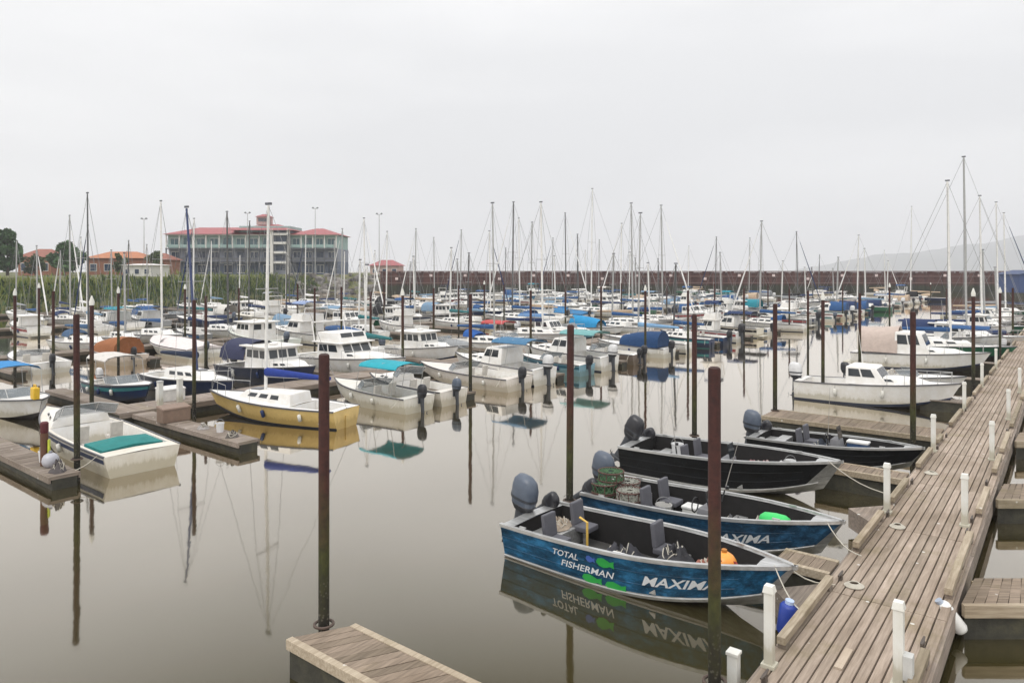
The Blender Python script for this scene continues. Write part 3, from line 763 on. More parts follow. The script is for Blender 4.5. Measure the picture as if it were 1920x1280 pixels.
# ------------------------------------------------------------------ white service posts on the walkway edges
def post(label, s, t, h=1.17, lamp=False, box=False):
    r = thing('service_post', label, 'post', ST(s, t, DECK), math.atan2(W.y, W.x), 'white service posts')
    MB().box((0, 0, h / 2), (.13, .13, h)).obj('shaft', PVC, r, 0, .012)
    MB().hexa([(-.08, -.08, h - .08), (.08, -.08, h - .08), (.08, .08, h - .08), (-.08, .08, h - .08)], [(-.06, -.06, h + .02), (.06, -.06, h + .02), (.06, .06, h + .02), (-.06, .06, h + .02)]).obj('cap', PVC, r, 0)
    MB().box((0, 0, .03), (.2, .2, .06)).obj('base_plate', PVC, r, 0, .01)
    if box:
        MB().box((.0, -.12, .32), (.17, .12, .34)).obj('outlet_box', M_plain('grey_box', (.52, .52, .50), .5), r, 0, .012)
for k, s_ in enumerate((-3.15, 5.2, 12.5, 20.9, 28.4, 36.8)):
    post(('white square post on the left walkway edge by the bow of the nearest blue boat', 'white square post on the left walkway edge between blue and black boats', 'white square post on the left walkway edge beside the dark open boat', 'white square post on the left walkway edge short of the white cuddy boat', 'white square post on the left walkway edge beyond the white cuddy boat', 'small white post on the left walkway edge by the big white cruiser')[k], s_, -.12 if k else -.1)
for k, s_ in enumerate((-2.55, 5.3, 12.4, 19.8, 27.5)):
    post(('nearest white post with outlet box on the right walkway edge', 'second white post along the right walkway edge', 'third white post along the right walkway edge', 'fourth white post along the right walkway edge', 'fifth white post along the right walkway edge, far up')[k], s_, -WK_W + .28, box=(k == 0))
p_ = at(1392, 1255, .3)
sp = thing('service_post', 'short white stub post beside the foot of the nearest rusty pile', 'post', ST(-3.55, .28, .05), math.atan2(W.y, W.x))
MB().box((0, 0, .4), (.15, .15, .8)).obj('shaft', PVC, sp, 0, .012); MB().box((0, 0, .82), (.18, .18, .05)).obj('cap', PVC, sp, 0, .01)
MB().box((0, -.2, .3), (.1, .3, .1)).obj('bracket', OLDW, sp, 0)
for k, (x, lab) in enumerate(((300, 'white post with dark cap on the grey dock at left, left of its twin'), (337, 'plain white post on the grey dock at left, right of its twin'))):
    p = ST(s_of(x, 27.6), 27.6, .48); r = thing('service_post', lab, 'post', (p.x, p.y, .48), math.atan2(W.y, W.x), 'white service posts')
    MB().box((0, 0, .52), (.2, .2, 1.04)).obj('shaft', PVC, r, 0, .012); MB().box((0, 0, 1.08), (.22, .22, .08)).obj('cap', M_plain('grey_box', (.52, .52, .50), .5) if k == 0 else PVC, r, 0, .01)

# ------------------------------------------------------------------ boats: hull lofts, decks, wells, cabins, motors
class Hull:
    def __init__(s, L, B, fs, fb, draft=.28, chn=.8, rake=.1, full=2.3, x0=.45, tt=.9, n=16, vee=.5, flare=.06):
        s.L, s.B, s.fs, s.fb, s.draft, s.chn, s.rake, s.full, s.x0, s.tt, s.n, s.vee, s.flare = L, B, fs, fb, draft, chn, rake, full, x0, tt, n, vee, flare
        s.us = [1 - (1 - i / n) ** 1.25 for i in range(n + 1)]
    def beam(s, u):
        if u < s.x0: return s.B / 2 * (s.tt + (1 - s.tt) * math.sin(u / s.x0 * math.pi / 2))
        return s.B / 2 * max(.012, 1 - ((u - s.x0) / (1 - s.x0)) ** s.full)
    def sheer(s, u): return s.fs + (s.fb - s.fs) * u ** 1.7
    def X(s, u, z): return -s.L / 2 + s.L * u - s.rake * s.L * u ** 3 * (1 - (z + s.draft) / (s.fb + s.draft))
    def pt(s, u, h, side, off=0.0):              # topside point: h 0 at the chine, 1 at the sheer
        b = s.beam(u); zc = -.03 + s.vee * s.fb * u ** 4; zs = s.sheer(u)
        bc = b * (s.chn - .25 * u ** 3)
        k = h + s.flare * 4 * h * (1 - h) * (1 - 2 * u ** 2)
        y = bc + (b - bc) * k + off; z = zc + (zs - zc) * h
        return Vector((s.X(u, z), side * y, z))
    def keel(s, u):
        z = -s.draft * (1 - u ** 5) + u ** 5 * s.vee * s.fb * .6
        return Vector((s.X(u, z), 0, z))
    HS = [1, .86, .62, .3, .12, 0]
    def mesh(s, paint):                          # paint(u, h) -> material index, h < 0 is the bottom
        m = MB(); rings = []
        for u in s.us:
            a = [s.pt(u, h, 1) for h in s.HS]; b = [s.pt(u, h, -1) for h in s.HS[::-1]]
            rings.append(a + [s.keel(u)] + b)
        n = len(rings[0]); m.v = [tuple(p) for r in rings for p in r]
        nh = len(s.HS)
        for i in range(len(rings) - 1):
            um = (s.us[i] + s.us[i + 1]) / 2
            for k in range(n - 1):
                kk = k if k < nh else 2 * nh - 1 - k
                h = -1 if kk >= nh - 1 else (s.HS[kk] + s.HS[kk + 1]) / 2
                m.f.append((i * n + k, i * n + k + 1, (i + 1) * n + k + 1, (i + 1) * n + k)); m.m.append(paint(um, h))
        m.f.append(tuple(range(n))); m.m.append(paint(-1, .5))
        return m
    def deck(s, ua=None, ub=None, sd=.18, crown=.03, drop=.0, z_add=.0):
        m = MB(); us = sorted(set([u for u in s.us] + [q for q in (ua, ub) if q is not None]))
        for a, b in zip(us, us[1:]):
            q = []
            for u in (a, b):
                be = s.beam(u); z = s.sheer(u) - drop + z_add; x = s.X(u, s.sheer(u)); q.append((be, z, x))
            (b0, z0, x0), (b1, z1, x1) = q
            if ua is not None and a >= ua - 1e-6 and b <= ub + 1e-6:
                for sg in (1, -1):
                    i0, i1 = max(.005, b0 - sd), max(.005, b1 - sd)
                    m.add([(x0, sg * b0, z0), (x1, sg * b1, z1), (x1, sg * i1, z1 + .005), (x0, sg * i0, z0 + .005)], [(0, 1, 2, 3) if sg < 0 else (3, 2, 1, 0)])
            else:
                m.add([(x0, -b0, z0), (x1, -b1, z1), (x1, 0, z1 + crown), (x0, 0, z0 + crown), (x1, b1, z1), (x0, b0, z0)], [(0, 1, 2, 3), (3, 2, 4, 5)])
        return m
    def well(s, ua, ub, sd, zs, mi_wall=0, mi_sole=1):
        m = MB(); us = sorted(set([u for u in s.us if ua < u < ub] + [ua, ub])); L_, R_, = [], []
        rows = []
        for u in us:
            b = max(.02, s.beam(u) - sd); z = s.sheer(u); x = s.X(u, z)
            zc = -.03 + s.vee * s.fb * u ** 4; kz = s.keel(u).z; zq = max(zs, kz + .06)
            if zq >= zc: yb = s.pt(u, (zq - zc) / (z - zc), 1).y
            else: yb = s.pt(u, 0, 1).y * (zq - kz) / (zc - kz)
            yb = max(.01, min(b * .93, yb - .05)); xb = s.X(u, zq)
            rows.append([(x, b, z), (xb, yb, zq), (xb, -yb, zq), (x, -b, z)])
        for r0, r1 in zip(rows, rows[1:]):
            m.add([*r0, *r1], [(0, 1, 5, 4)], mi_wall); m.add([*r0, *r1], [(1, 2, 6, 5)], mi_sole); m.add([*r0, *r1], [(2, 3, 7, 6)], mi_wall)
        m.add(rows[0], [(3, 2, 1, 0)], mi_wall); m.add(rows[-1], [(0, 1, 2, 3)], mi_wall)
        return m
    def rail(s, w=.05, h=.06, u0=0.0, u1=1.0, zoff=.0):
        m = MB(); us = [u for u in s.us if u0 <= u <= u1]
        path = [s.pt(u, 1, 1) for u in us] + [s.pt(u, 1, -1) for u in us[::-1]]
        rings = []
        for i, p in enumerate(path):
            a, b = path[max(0, i - 1)], path[min(len(path) - 1, i + 1)]
            d = (b - a); d.z = 0; d.normalize(); nv = Vector((d.y, -d.x, 0))
            if nv.y * p.y < 0 and abs(p.y) > .05: nv = -nv
            c = p + Vector((0, 0, zoff))
            rings.append([c + nv * w * .5 + Vector((0, 0, h * .5)), c - nv * w * .5 + Vector((0, 0, h * .5)), c - nv * w * .5 - Vector((0, 0, h * .5)), c + nv * w * .5 - Vector((0, 0, h * .5))])
        return m.loft(rings)
def outboard(root, x, y, z, sc=1.0, tilt=0.0, col=None, rz=0.0, detail=True):
    # motor with its foot over the transom; the cowl carries the other pieces
    mt = Matrix.Translation((x, y, z)) @ Matrix.Rotation(rz, 4, 'Z') @ Matrix.Rotation(tilt, 4, 'Y') @ Matrix.Scale(sc, 4)
    def ring(cx, cz, a, b, n=14):
        return [mt @ Vector((cx + a * math.copysign(abs(math.cos(t)) ** .75, math.cos(t)), b * math.copysign(abs(math.sin(t)) ** .75, math.sin(t)), cz)) for t in [k * math.tau / n for k in range(n)]]
    c = MB().loft([ring(-.20, .06, .20, .13), ring(-.21, .16, .27, .18), ring(-.22, .34, .31, .205), ring(-.23, .54, .31, .20), ring(-.25, .70, .27, .17), ring(-.27, .79, .18, .11), ring(-.28, .815, .07, .04)])
    o = c.obj('outboard_motor', col or MOTOR_B, root, 50)
    MB().loft([ring(-.20, .055, .215, .142), ring(-.205, .15, .268, .18), ring(-.206, .185, .285, .192), ring(-.205, .20, .27, .18)]).obj('lower_pan', M_plain('pan_dark', (.03, .032, .038), .5), o, 40)
    if detail: MB().loft([ring(-.222, .30, .312, .2075), ring(-.225, .36, .316, .2095)]).obj('cowl_stripe', M_plain('cowl_charcoal', (.035, .04, .05), .35), o, 40)
    lm = M_plain('motor_leg', (.05, .055, .065), .45)
    g = MB().loft([ring(-.21, .07, .16, .10, 10), ring(-.24, -.22, .13, .075, 10), ring(-.27, -.55, .11, .055, 10), ring(-.28, -.78, .13, .05, 10)])
    g.obj('motor_leg', lm, o, 50)
    MB().loft([[mt @ Vector((q, .065 * r_ * math.cos(t), -.84 + .065 * r_ * math.sin(t))) for t in [k * math.tau / 10 for k in range(10)]] for q, r_ in ((-.52, .5), (-.42, .9), (-.28, 1), (-.1, .8), (.02, .1))]).obj('gearcase', lm, o, 50)
    if detail:
        p = MB()
        for k in range(3):
            a = k * math.tau / 3; u = Vector((0, math.cos(a), math.sin(a))); v = Vector((.06, -math.sin(a) * .5, math.cos(a) * .5))
            cc = Vector((-.55, 0, -.84))
            p.add([mt @ q for q in (cc + u * .03 - v * .05, cc + u * .17 - v * .10, cc + u * .19 + v * .08, cc + u * .03 + v * .05)], [(0, 1, 2, 3)])
        p.obj('propeller', lm, o, 0)
        MB().hexa([mt @ Vector(q) for q in ((-.34, -.012, -.9), (-.2, -.012, -.9), (-.2, .012, -.9), (-.34, .012, -.9))], [mt @ Vector(q) for q in ((-.42, -.006, -1.1), (-.34, -.006, -1.1), (-.34, .006, -1.1), (-.42, .006, -1.1))]).obj('skeg', lm, o, 0)
    mb2 = Matrix.Translation((x, y, z)) @ Matrix.Rotation(rz, 4, 'Z') @ Matrix.Scale(sc, 4)
    MB().hexa([mb2 @ Vector(q) for q in ((-.12, -.13, -.28), (.06, -.13, -.28), (.06, .13, -.28), (-.12, .13, -.28))], [mb2 @ Vector(q) for q in ((-.1, -.12, .08), (.07, -.12, .08), (.07, .12, .08), (-.1, .12, .08))]).obj('clamp_bracket', lm, o, 0)
    return o
def frustum(x0, x1, hw0, hw1, z0, z1, f=.2, a=.05, side=.06, zf=None):
    # cabin block: hw0 aft half width, hw1 forward half width; f, a slope the front and back faces inwards
    zf = z0 if zf is None else zf
    bot = [Vector((x0, -hw0, z0)), Vector((x1, -hw1, zf)), Vector((x1, hw1, zf)), Vector((x0, hw0, z0))]
    sl = (hw1 - hw0) / (x1 - x0); ta, tf = max(.05, hw0 + sl * a - side), max(.05, hw1 - sl * f - side)
    top = [Vector((x0 + a, -ta, z1)), Vector((x1 - f, -tf, z1)), Vector((x1 - f, tf, z1)), Vector((x0 + a, ta, z1))]
    q = {'stbd': (bot[0], bot[1], top[1], top[0]), 'front': (bot[1], bot[2], top[2], top[1]), 'port': (bot[2], bot[3], top[3], top[2]), 'back': (bot[3], bot[0], top[0], top[3])}
    return MB().hexa(bot, top), q
def windows(parent, q, n, u0=.08, u1=.92, v0=.35, v1=.85, gap=.06, m=None, name='window'):
    st = (u1 - u0) / n
    for k in range(n):
        pane(q, u0 + k * st + (gap / 2 if n > 1 else 0), u0 + (k + 1) * st - (gap / 2 if n > 1 else 0), v0, v1).obj(name, m or GLASS, parent, 0)
def vault(x0, x1, hw, z0, h, n=8, tip=0.0, sag=0.0, th=.03):      # arched canvas
    m = MB(); rings = []
    for i in range(7):
        u = i / 6; x = x0 + (x1 - x0) * u; hh = h * (1 - tip * u ** 2) - sag * math.sin(u * math.pi * 3) ** 2
        rings.append([Vector((x, hw * math.cos(math.pi * k / n), z0 + hh * math.sin(math.pi * k / n) ** .8)) for k in range(n + 1)])
    inner = [[p - Vector((0, 0, th)) for p in r] for r in rings]
    m.loft(rings, 0, False, False); m.loft([r[::-1] for r in inner], 0, False, False)
    return m
def tarp(h, ua, ub, peak, m, root, name='tarp_cover', over=.03):  # tent-like cover over the whole boat
    b = MB(); us = [ua + (ub - ua) * i / 9 for i in range(10)]; rings = []
    rr_ = random.Random(int(h.L * 1000))
    for i, u in enumerate(us):
        be = h.beam(u) + over; z = h.sheer(u); x = h.X(u, z); pk = peak * math.sin(math.pi * (.12 + .8 * i / 9)) ** .7 * rr_.uniform(.9, 1.08)
        rings.append([Vector((x, be, z - .12)), Vector((x, be * .98, z + .03)), Vector((x, be * .55, z + pk * .62)), Vector((x, 0, z + pk)), Vector((x, -be * .55, z + pk * .62)), Vector((x, -be * .98, z + .03)), Vector((x, -be, z - .12))])
    b.loft(rings, 0, True, False)
    return b.obj(name, m, root, 50)
def bimini(root, x0, x1, hw, z0, z1, m):
    o = vault(x0, x1, hw, z1 - .22, .22, 6, 0, .02).obj('bimini_top', m, root, 60)
    f = MB()
    for x in (x0 + .05, (x0 + x1) / 2, x1 - .05):
        f.tube([(x + (x1 - x0) * .1, hw, z0), (x, hw, z1 - .25), (x, hw * .6, z1 - .05), (x, -hw * .6, z1 - .05), (x, -hw, z1 - .25), (x + (x1 - x0) * .1, -hw, z0)], .014, 5)
    f.obj('bimini_frame', STEEL, o)
    return o
def windshield(root, h, u, zb, ht=.38, rk=.35, wrap=.7):
    b = h.beam(u) * .86; x = h.X(u, zb)
    fr = MB()
    pts = [Vector((x - wrap, b * 1.03, zb)), Vector((x, b * .6, zb)), Vector((x, -b * .6, zb)), Vector((x - wrap, -b * 1.03, zb))]
    tops = [p + Vector((-rk, 0, ht)) * (1 if abs(p.y) < b * .8 else .9) for p in pts]
    fr.tube(tops, .018, 5); fr.tube(pts, .018, 5)
    for a, c in zip(pts, tops): fr.tube([a, c], .015, 5)
    o = fr.obj('windshield', STEEL, root)
    gm = mat('clear_screen', lambda nt, n, l, b_: setp(b_, Base_Color=(.22, .25, .27), Roughness=.08, Alpha=.55))
    for i in range(3):
        q = (pts[i], pts[i + 1], tops[i + 1], tops[i])
        pane(q, .02, .98, .03, .97, 0, .006).obj('pane', gm, o, 0)
    return o
def seat(root, x, y, z, m, back=True, w=.45):
    o = MB().box((x, y, z + .38), (.45, w, .12)).obj('seat', m, root, 0, .03)
    MB().tube([(x, y, z), (x, y, z + .34)], .05, 8).obj('pedestal', ALU, o)
    if back: MB().box((x - .22, y, z + .68), (.1, w * .95, .5), 0, 0, 0, -.12).obj('backrest', m, o, 0, .03)
    return o
def rope_line(root, a, b, sag=.15, r=.012, name='mooring_line'):
    a, b = Vector(a), Vector(b)
    MB().tube([a.lerp(b, k / 6) - Vector((0, 0, sag * math.sin(math.pi * k / 6))) for k in range(7)], r, 5).obj(name, M_plain('rope', (.50, .47, .40), .9), root)
def standard_hull(root, h, col, stripe=None, boot=None, bottom=None, ua=None, ub=None, sd=.18, sole=.15, deckc=None, wellc=None, stripe_h=(.62, .86), rail_m=None):
    mats = [M_gel(col), M_gel(stripe) if stripe else M_gel(col), M_gel(boot) if boot else M_gel(col), bottom or ANTI]
    def paint(u, hh):
        if u < 0: return 0
        if hh < 0: return 3
        if hh < .12: return 2
        if stripe and stripe_h[0] <= hh <= stripe_h[1]: return 1
        return 0
    hl = h.mesh(paint).obj('hull', mats, root, 40)
    h.rail().obj('rub_rail', rail_m or M_plain('rub_strip', (.10, .10, .11), .5), hl, 40)
    h.deck(ua, ub, sd).obj('deck', deckc or M_gel(tuple(v * .97 for v in col) if sum(col) > 1.8 else WHITE), root, 40)
    if ua is not None: h.well(ua, ub, sd, sole).obj('cockpit', [wellc or M_gel(WHITE), M_plain('cockpit_sole', (.48, .46, .43), .7)], root, 40)
    return hl

# ---- kinds of boat -------------------------------------------------
def sailboat(root, L, hullc=WHITE, stripe=None, cover=BLUE, mast=10.0, lean=0.0, side=0.0, canopy=None, far=False, genoa=None, mastm=None):
    B = L * .315; h = Hull(L, B, .75, 1.0, .35, .72, .13, 1.9, .42, .72, 12 if far else 18, .35, .12)
    standard_hull(root, h, hullc, stripe, stripe if stripe else NAVY, None, .04, .30, .32, .35)
    zd = h.sheer(.5)
    x0, x1 = h.X(.31, zd), h.X(.74, zd)
    cb, q = frustum(x0, x1, B * .29, B * .17, zd - .05, zd + .42, .55, .05, .06, h.sheer(.74) - .03)
    co = cb.obj('cabin_trunk', M_gel(WHITE), root, 40, .05)
    for sd_ in ('port', 'stbd'):
        windows(co, q[sd_], 3, .12, .8, .38, .78, .07)
    MB().box((h.X(.62, zd), 0, zd + .44), (.5, .45, .06)).obj('hatch', M_plain('smoked_hatch', (.10, .10, .11), .3), co, 0, .015)
    xm = h.X(.57, zd); r0 = .07 if not far else .095
    top = Vector((xm - .25 + side * 0, 0, mast)) + Vector((math.sin(lean) * 0, 0, 0))
    base = Vector((xm, 0, zd + .4))
    ly = math.tan(lean) * (mast - zd)
    top = Vector((xm - .2, ly, mast))
    mo = MB().tube([base, base.lerp(top, .6), top], [r0, r0 * .95, r0 * .75], 8).obj('mast', mastm or random.choice([STEEL, STEEL, MASTW, MASTW, MASTD]), root)
    mid = base.lerp(top, .55)
    MB().box(tuple(mid), (.05, B * .55, .035)).obj('spreader', STEEL, mo, 0)
    MB().box(tuple(top + Vector((0, 0, .08))), (.3, .1, .1)).obj('masthead', DARKT, mo, 0)
    zb = zd + 1.0; xb = h.X(.12, zd)
    MB().tube([(xm - .05, 0, zb), (xb, 0, zb + .08)], .05, 6).obj('boom', STEEL, root)
    if cover:
        rings = []
        for i in range(7):
            u = i / 6; x = xm - .02 + (xb - xm) * u; a = .13 + .03 * math.sin(u * 9); hh = .36 * (1 - u * .55)
            rings.append([(x, a * math.cos(t), zb + .02 + hh * (.45 + .55 * math.sin(t))) for t in [k * math.tau / 8 for k in range(8)]])
        MB().loft(rings).obj('sail_cover', M_canvas(cover), root, 60)
    w = MB(); r = .010 if not far else .016
    bowp = h.pt(.97, 1, 1); stp = Vector((h.X(0, h.fs), 0, h.fs))
    chain = [(bowp, top), (stp, top), (Vector((xm - .1, h.beam(.55) * .95, zd)), mid + Vector((0, B * .27, 0))), (mid + Vector((0, B * .27, 0)), top), (Vector((xm - .1, -h.beam(.55) * .95, zd)), mid - Vector((0, B * .27, 0))), (mid - Vector((0, B * .27, 0)), top)]
    for a, b in chain: w.tube([a, b], r, 3, 0, False)
    w.obj('rigging', WIRE, mo, 0)
    if genoa:
        g0 = bowp.lerp(top, .06); g1 = bowp.lerp(top, .86)
        MB().tube([g0, g0.lerp(g1, .3), g1], [.05, .085, .03], 7).obj('furled_jib', M_canvas(genoa), root)
    rl = MB(); b0 = [h.pt(u, 1, sg) + Vector((0, 0, .5)) for sg, us in ((1, (.78, .88, .96)), (-1, (.96, .88, .78))) for u in us]
    rl.tube(b0, .016, 5)
    for p in b0: rl.tube([p, p - Vector((0, 0, .5))], .013, 4)
    rl.obj('pulpit', STEEL, root)
    if canopy:
        vault(h.X(.26, zd), h.X(.40, zd), B * .28, zd + .35, .55, 8, .5).obj('spray_hood', M_canvas(canopy), root, 60)
    MB().box((h.X(.0, .3) - .03, 0, .15), (.05, .22, .7)).obj('rudder', M_gel(hullc), root, 0, .01)
    return h
def cruiser(root, L, hullc=WHITE, stripe=None, top='hard', canvas=None, far=False, ob=True, cabin_h=.62):
    B = L * .345; h = Hull(L, B, .9, 1.3, .35, .84, .13, 2.2, .42, .94, 12 if far else 18, .45, .03)
    standard_hull(root, h, hullc, stripe, NAVY, None, .05, .36, .2, .3)
    zd = h.sheer(.55)
    # low foredeck house
    cb, q = frustum(h.X(.40, zd), h.X(.86, zd), B * .40, B * .16, zd - .06, zd + .34, .75, .02, .1, h.sheer(.86) - .04)
    fo = cb.obj('fore_cabin', M_gel(WHITE), root, 40, .06)
    for s_ in ('port', 'stbd'): windows(fo, q[s_], 2, .1, .6, .4, .75, .08)
    ch = cabin_h * .85 + (.12 if top != 'open' else 0)
    cb, q = frustum(h.X(.34, zd), h.X(.60, zd), B * .43, B * .38, zd - .05, zd + .25 + ch, .55, -.0, .1)
    ca = cb.obj('cabin', M_gel(WHITE), root, 40, .05)
    for s_ in ('port', 'stbd'): windows(ca, q[s_], 2, .06, .84, .45, .88, .05)
    windows(ca, q['front'], 3, .06, .94, .42, .9, .04)
    zt = zd + .25 + ch
    if top == 'hard':
        MB().box((h.X(.42, zd), 0, zt + .05), (L * .34, B * .84, .1)).obj('hardtop', M_gel(WHITE), root, 0, .03)
        f = MB()
        for sg in (1, -1): f.tube([(h.X(.26, zd), sg * B * .40, zt), (h.X(.24, zd), sg * B * .42, h.sheer(.24))], .025, 6)
        f.obj('hardtop_legs', STEEL, root)
    if top == 'fly':
        fb_, q2 = frustum(h.X(.32, zd), h.X(.54, zd), B * .38, B * .33, zt + .04, zt + .62, .28, .0, .04)
        fy = fb_.obj('flybridge', M_gel(WHITE), root, 40, .04)
        windows(fy, q2['front'], 2, .06, .94, .5, .95, .04)
        MB().box((h.X(.43, zd), 0, zt + .02), (L * .28, B * .86, .06)).obj('bridge_deck', M_gel(WHITE), root, 0, .02)
        if canvas: bimini(root, h.X(.28, zd), h.X(.5, zd), B * .36, zt + .5, zt + 1.75, M_canvas(canvas))
        a = MB().tube([(h.X(.3, zd), B * .38, zt), (h.X(.27, zd), B * .38, zt + 1.2), (h.X(.27, zd), -B * .38, zt + 1.2), (h.X(.3, zd), -B * .38, zt)], .05, 6); a.obj('radar_arch', M_gel(WHITE), root)
    if top == 'canvas' and canvas:
        o = vault(h.X(.06, zd), h.X(.36, zd), B * .44, zd + .0, ch + .45, 8, -.1, .03).obj('canvas_enclosure', M_canvas(canvas), root, 60)
        o2 = MB().add([(h.X(.06, zd) - .005, B * .44 * math.cos(math.pi * k / 8), zd + (ch + .45) * math.sin(math.pi * k / 8) ** .8) for k in range(9)], [tuple(range(9))])
        o2.obj('aft_curtain', M_canvas(tuple(v * .85 for v in canvas)), o, 0)
    if top == 'bimini' and canvas:
        bimini(root, h.X(.08, zd), h.X(.45, zd), B * .42, h.sheer(.2), zt + .55, M_canvas(canvas))
    rl = MB(); us = (.60, .7, .8, .88, .95)
    pts = [h.pt(u, 1, 1) + Vector((0, -.05, .5)) for u in us] + [h.pt(u, 1, -1) + Vector((0, .05, .5)) for u in us[::-1]]
    rl.tube(pts, .016, 5)
    for p in pts: rl.tube([p, p - Vector((0, 0, .5))], .012, 4)
    rl.obj('bow_rail', STEEL, root)
    if ob:
        outboard(root, h.X(0, .6) + .02, 0, h.fs - .05, 1.05, 0, MOTOR_B if random.random() < .6 else MOTOR_W, 0, not far)
    else:
        MB().box((h.X(0, .2) - .28, 0, .2), (.5, B * .7, .07)).obj('swim_platform', M_gel(WHITE), root, 0, .02)
    # small hardware: antenna and fender
    MB().tube([(h.X(.4, zd), B * .3, zt), (h.X(.36, zd), B * .3, zt + 2.2)], [.014, .006], 5).obj('antenna', MASTW, root)
    return h
def pilothouse(root, L, hullc=WHITE, stripe=None, trim=None, far=False, roof=None, canvas=None):
    B = L * .35; h = Hull(L, B, .8, 1.25, .35, .8, .12, 2.1, .42, .92, 12 if far else 18, .4, .03)
    standard_hull(root, h, hullc, stripe, stripe or NAVY, None, .05, .38, .18, .25)
    zd = h.sheer(.5)
    cb, q = frustum(h.X(.38, zd), h.X(.66, zd), B * .40, B * .36, zd - .06, zd + 1.12, .30, .03, .06)
    ca = cb.obj('pilothouse', M_gel(WHITE), root, 40, .04)
    for s_ in ('port', 'stbd'): windows(ca, q[s_], 3, .06, .94, .52, .88, .05)
    windows(ca, q['front'], 3, .05, .95, .52, .9, .05); windows(ca, q['back'], 2, .1, .9, .5, .88, .12)
    MB().box((h.X(.5, zd) - .1, 0, zd + 1.16), (L * .33, B * .84, .09)).obj('roof', M_gel(roof or WHITE), root, 0, .03)
    cb, q = frustum(h.X(.655, zd), h.X(.88, zd), B * .34, B * .14, h.sheer(.65) - .04, h.sheer(.7) + .3, .5, 0, .07, h.sheer(.88) - .03)
    fo = cb.obj('fore_cabin', M_gel(trim or WHITE), root, 40, .05)
    for s_ in ('port', 'stbd'): windows(fo, q[s_], 2, .1, .7, .4, .75, .1)
    rl = MB(); us = (.62, .72, .82, .9, .96)
    pts = [h.pt(u, 1, 1) + Vector((0, -.05, .5)) for u in us] + [h.pt(u, 1, -1) + Vector((0, .05, .5)) for u in us[::-1]]
    rl.tube(pts, .016, 5)
    for p in pts: rl.tube([p, p - Vector((0, 0, .5))], .012, 4)
    rl.obj('bow_rail', STEEL, root)
    MB().tube([(h.X(.44, zd), B * .25, zd + 1.2), (h.X(.42, zd), B * .25, zd + 3.0)], [.015, .006], 5).obj('antenna', MASTW, root)
    MB().lathe([(.05, 0), (.24, .02), (.24, .12), (.05, .16)], (h.X(.52, zd), 0, zd + 1.205), 12).obj('radar_dome', M_gel(WHITE), root)
    if canvas: vault(h.X(.06, zd), h.X(.38, zd), B * .42, zd + .35, 1.05, 8).obj('canvas_enclosure', M_canvas(canvas), root, 60)
    outboard(root, h.X(0, .6) + .02, .1, h.fs - .05, .95, 0, random.choice([MOTOR_B, MOTOR_W, MOTOR_G]), 0, not far)
    return h
def runabout(root, L, hullc=WHITE, stripe=None, style='open', canvas=None, ob=1, far=False, obcol=None, obtilt=0.0, sd=.16, cuddy=False, boot=None, B=None):
    B = B or L * .355; h = Hull(L, B, .68, .98, .28, .84, .12, 2.3, .42, .93, 12 if far else 20, .45, .04)
    standard_hull(root, h, hullc, stripe, boot, None, .07, .58, sd, .12)
    zd = h.sheer(.6)
    windshield(root, h, .62, zd + (.3 if cuddy else .02), .40 if cuddy else .36)
    if cuddy:
        cb, q = frustum(h.X(.585, zd), h.X(.9, zd), B * .40, B * .14, zd - .05, zd + .32, .8, 0, .12, h.sheer(.9) - .04)
        co = cb.obj('cuddy_cabin', M_gel(WHITE), root, 40, .06)
        for s_ in ('port', 'stbd'): windows(co, q[s_], 2, .12, .7, .4, .75, .1)
    sm = M_plain('seat_vinyl', (.55, .52, .47), .6)
    if style != 'tarp':
        for sg in (1, -1): seat(root, h.X(.42, zd), sg * B * .22, .12, sm)
        MB().box((h.X(.12, zd), 0, .4), (.5, B * .6, .4)).obj('stern_bench', sm, root, 0, .04)
    if style == 'bimini': bimini(root, h.X(.10, zd), h.X(.52, zd), B * .43, zd - .1, zd + 1.35, M_canvas(canvas))
    if style == 'tarp': tarp(h, .0, .97, .55, M_canvas(canvas), root)
    if style == 'camper':
        o = vault(h.X(.08, zd), h.X(.60, zd), B * .44, zd - .05, 1.15, 8, .35, .03).obj('camper_top', M_canvas(canvas), root, 60)
        MB().add([(h.X(.08, zd) - .005, B * .44 * math.cos(math.pi * k / 8), zd - .05 + 1.15 * math.sin(math.pi * k / 8) ** .8) for k in range(9)], [tuple(range(9))]).obj('aft_curtain', M_canvas(tuple(v * .8 for v in canvas)), o, 0)
    for k in range(ob):
        outboard(root, h.X(0, .5) + .02, (k - (ob - 1) / 2) * .55, h.fs - .06, (.8 if k == 0 else .62), obtilt, obcol or random.choice([MOTOR_B, MOTOR_B, MOTOR_W, MOTOR_G]), 0, not far)
    return h

def fenders(root, h, side, us=(.3, .6)):
    for u in us:
        p = h.pt(u, .93, side, .07); q = h.pt(u, .38, side, .10)
        f = MB().tube([p.lerp(q, .28), p.lerp(q, .34), p.lerp(q, .9), p.lerp(q, .96)], [.03, .075, .075, .03], 8).obj('fender', PVC if random.random() < .6 else M_plain('fender_navy', (.02, .04, .12), .5), root, 60)
        MB().tube([h.pt(u, 1.02, side, -.02), p.lerp(q, .3)], .008, 4).obj('lanyard', WIRE, f)

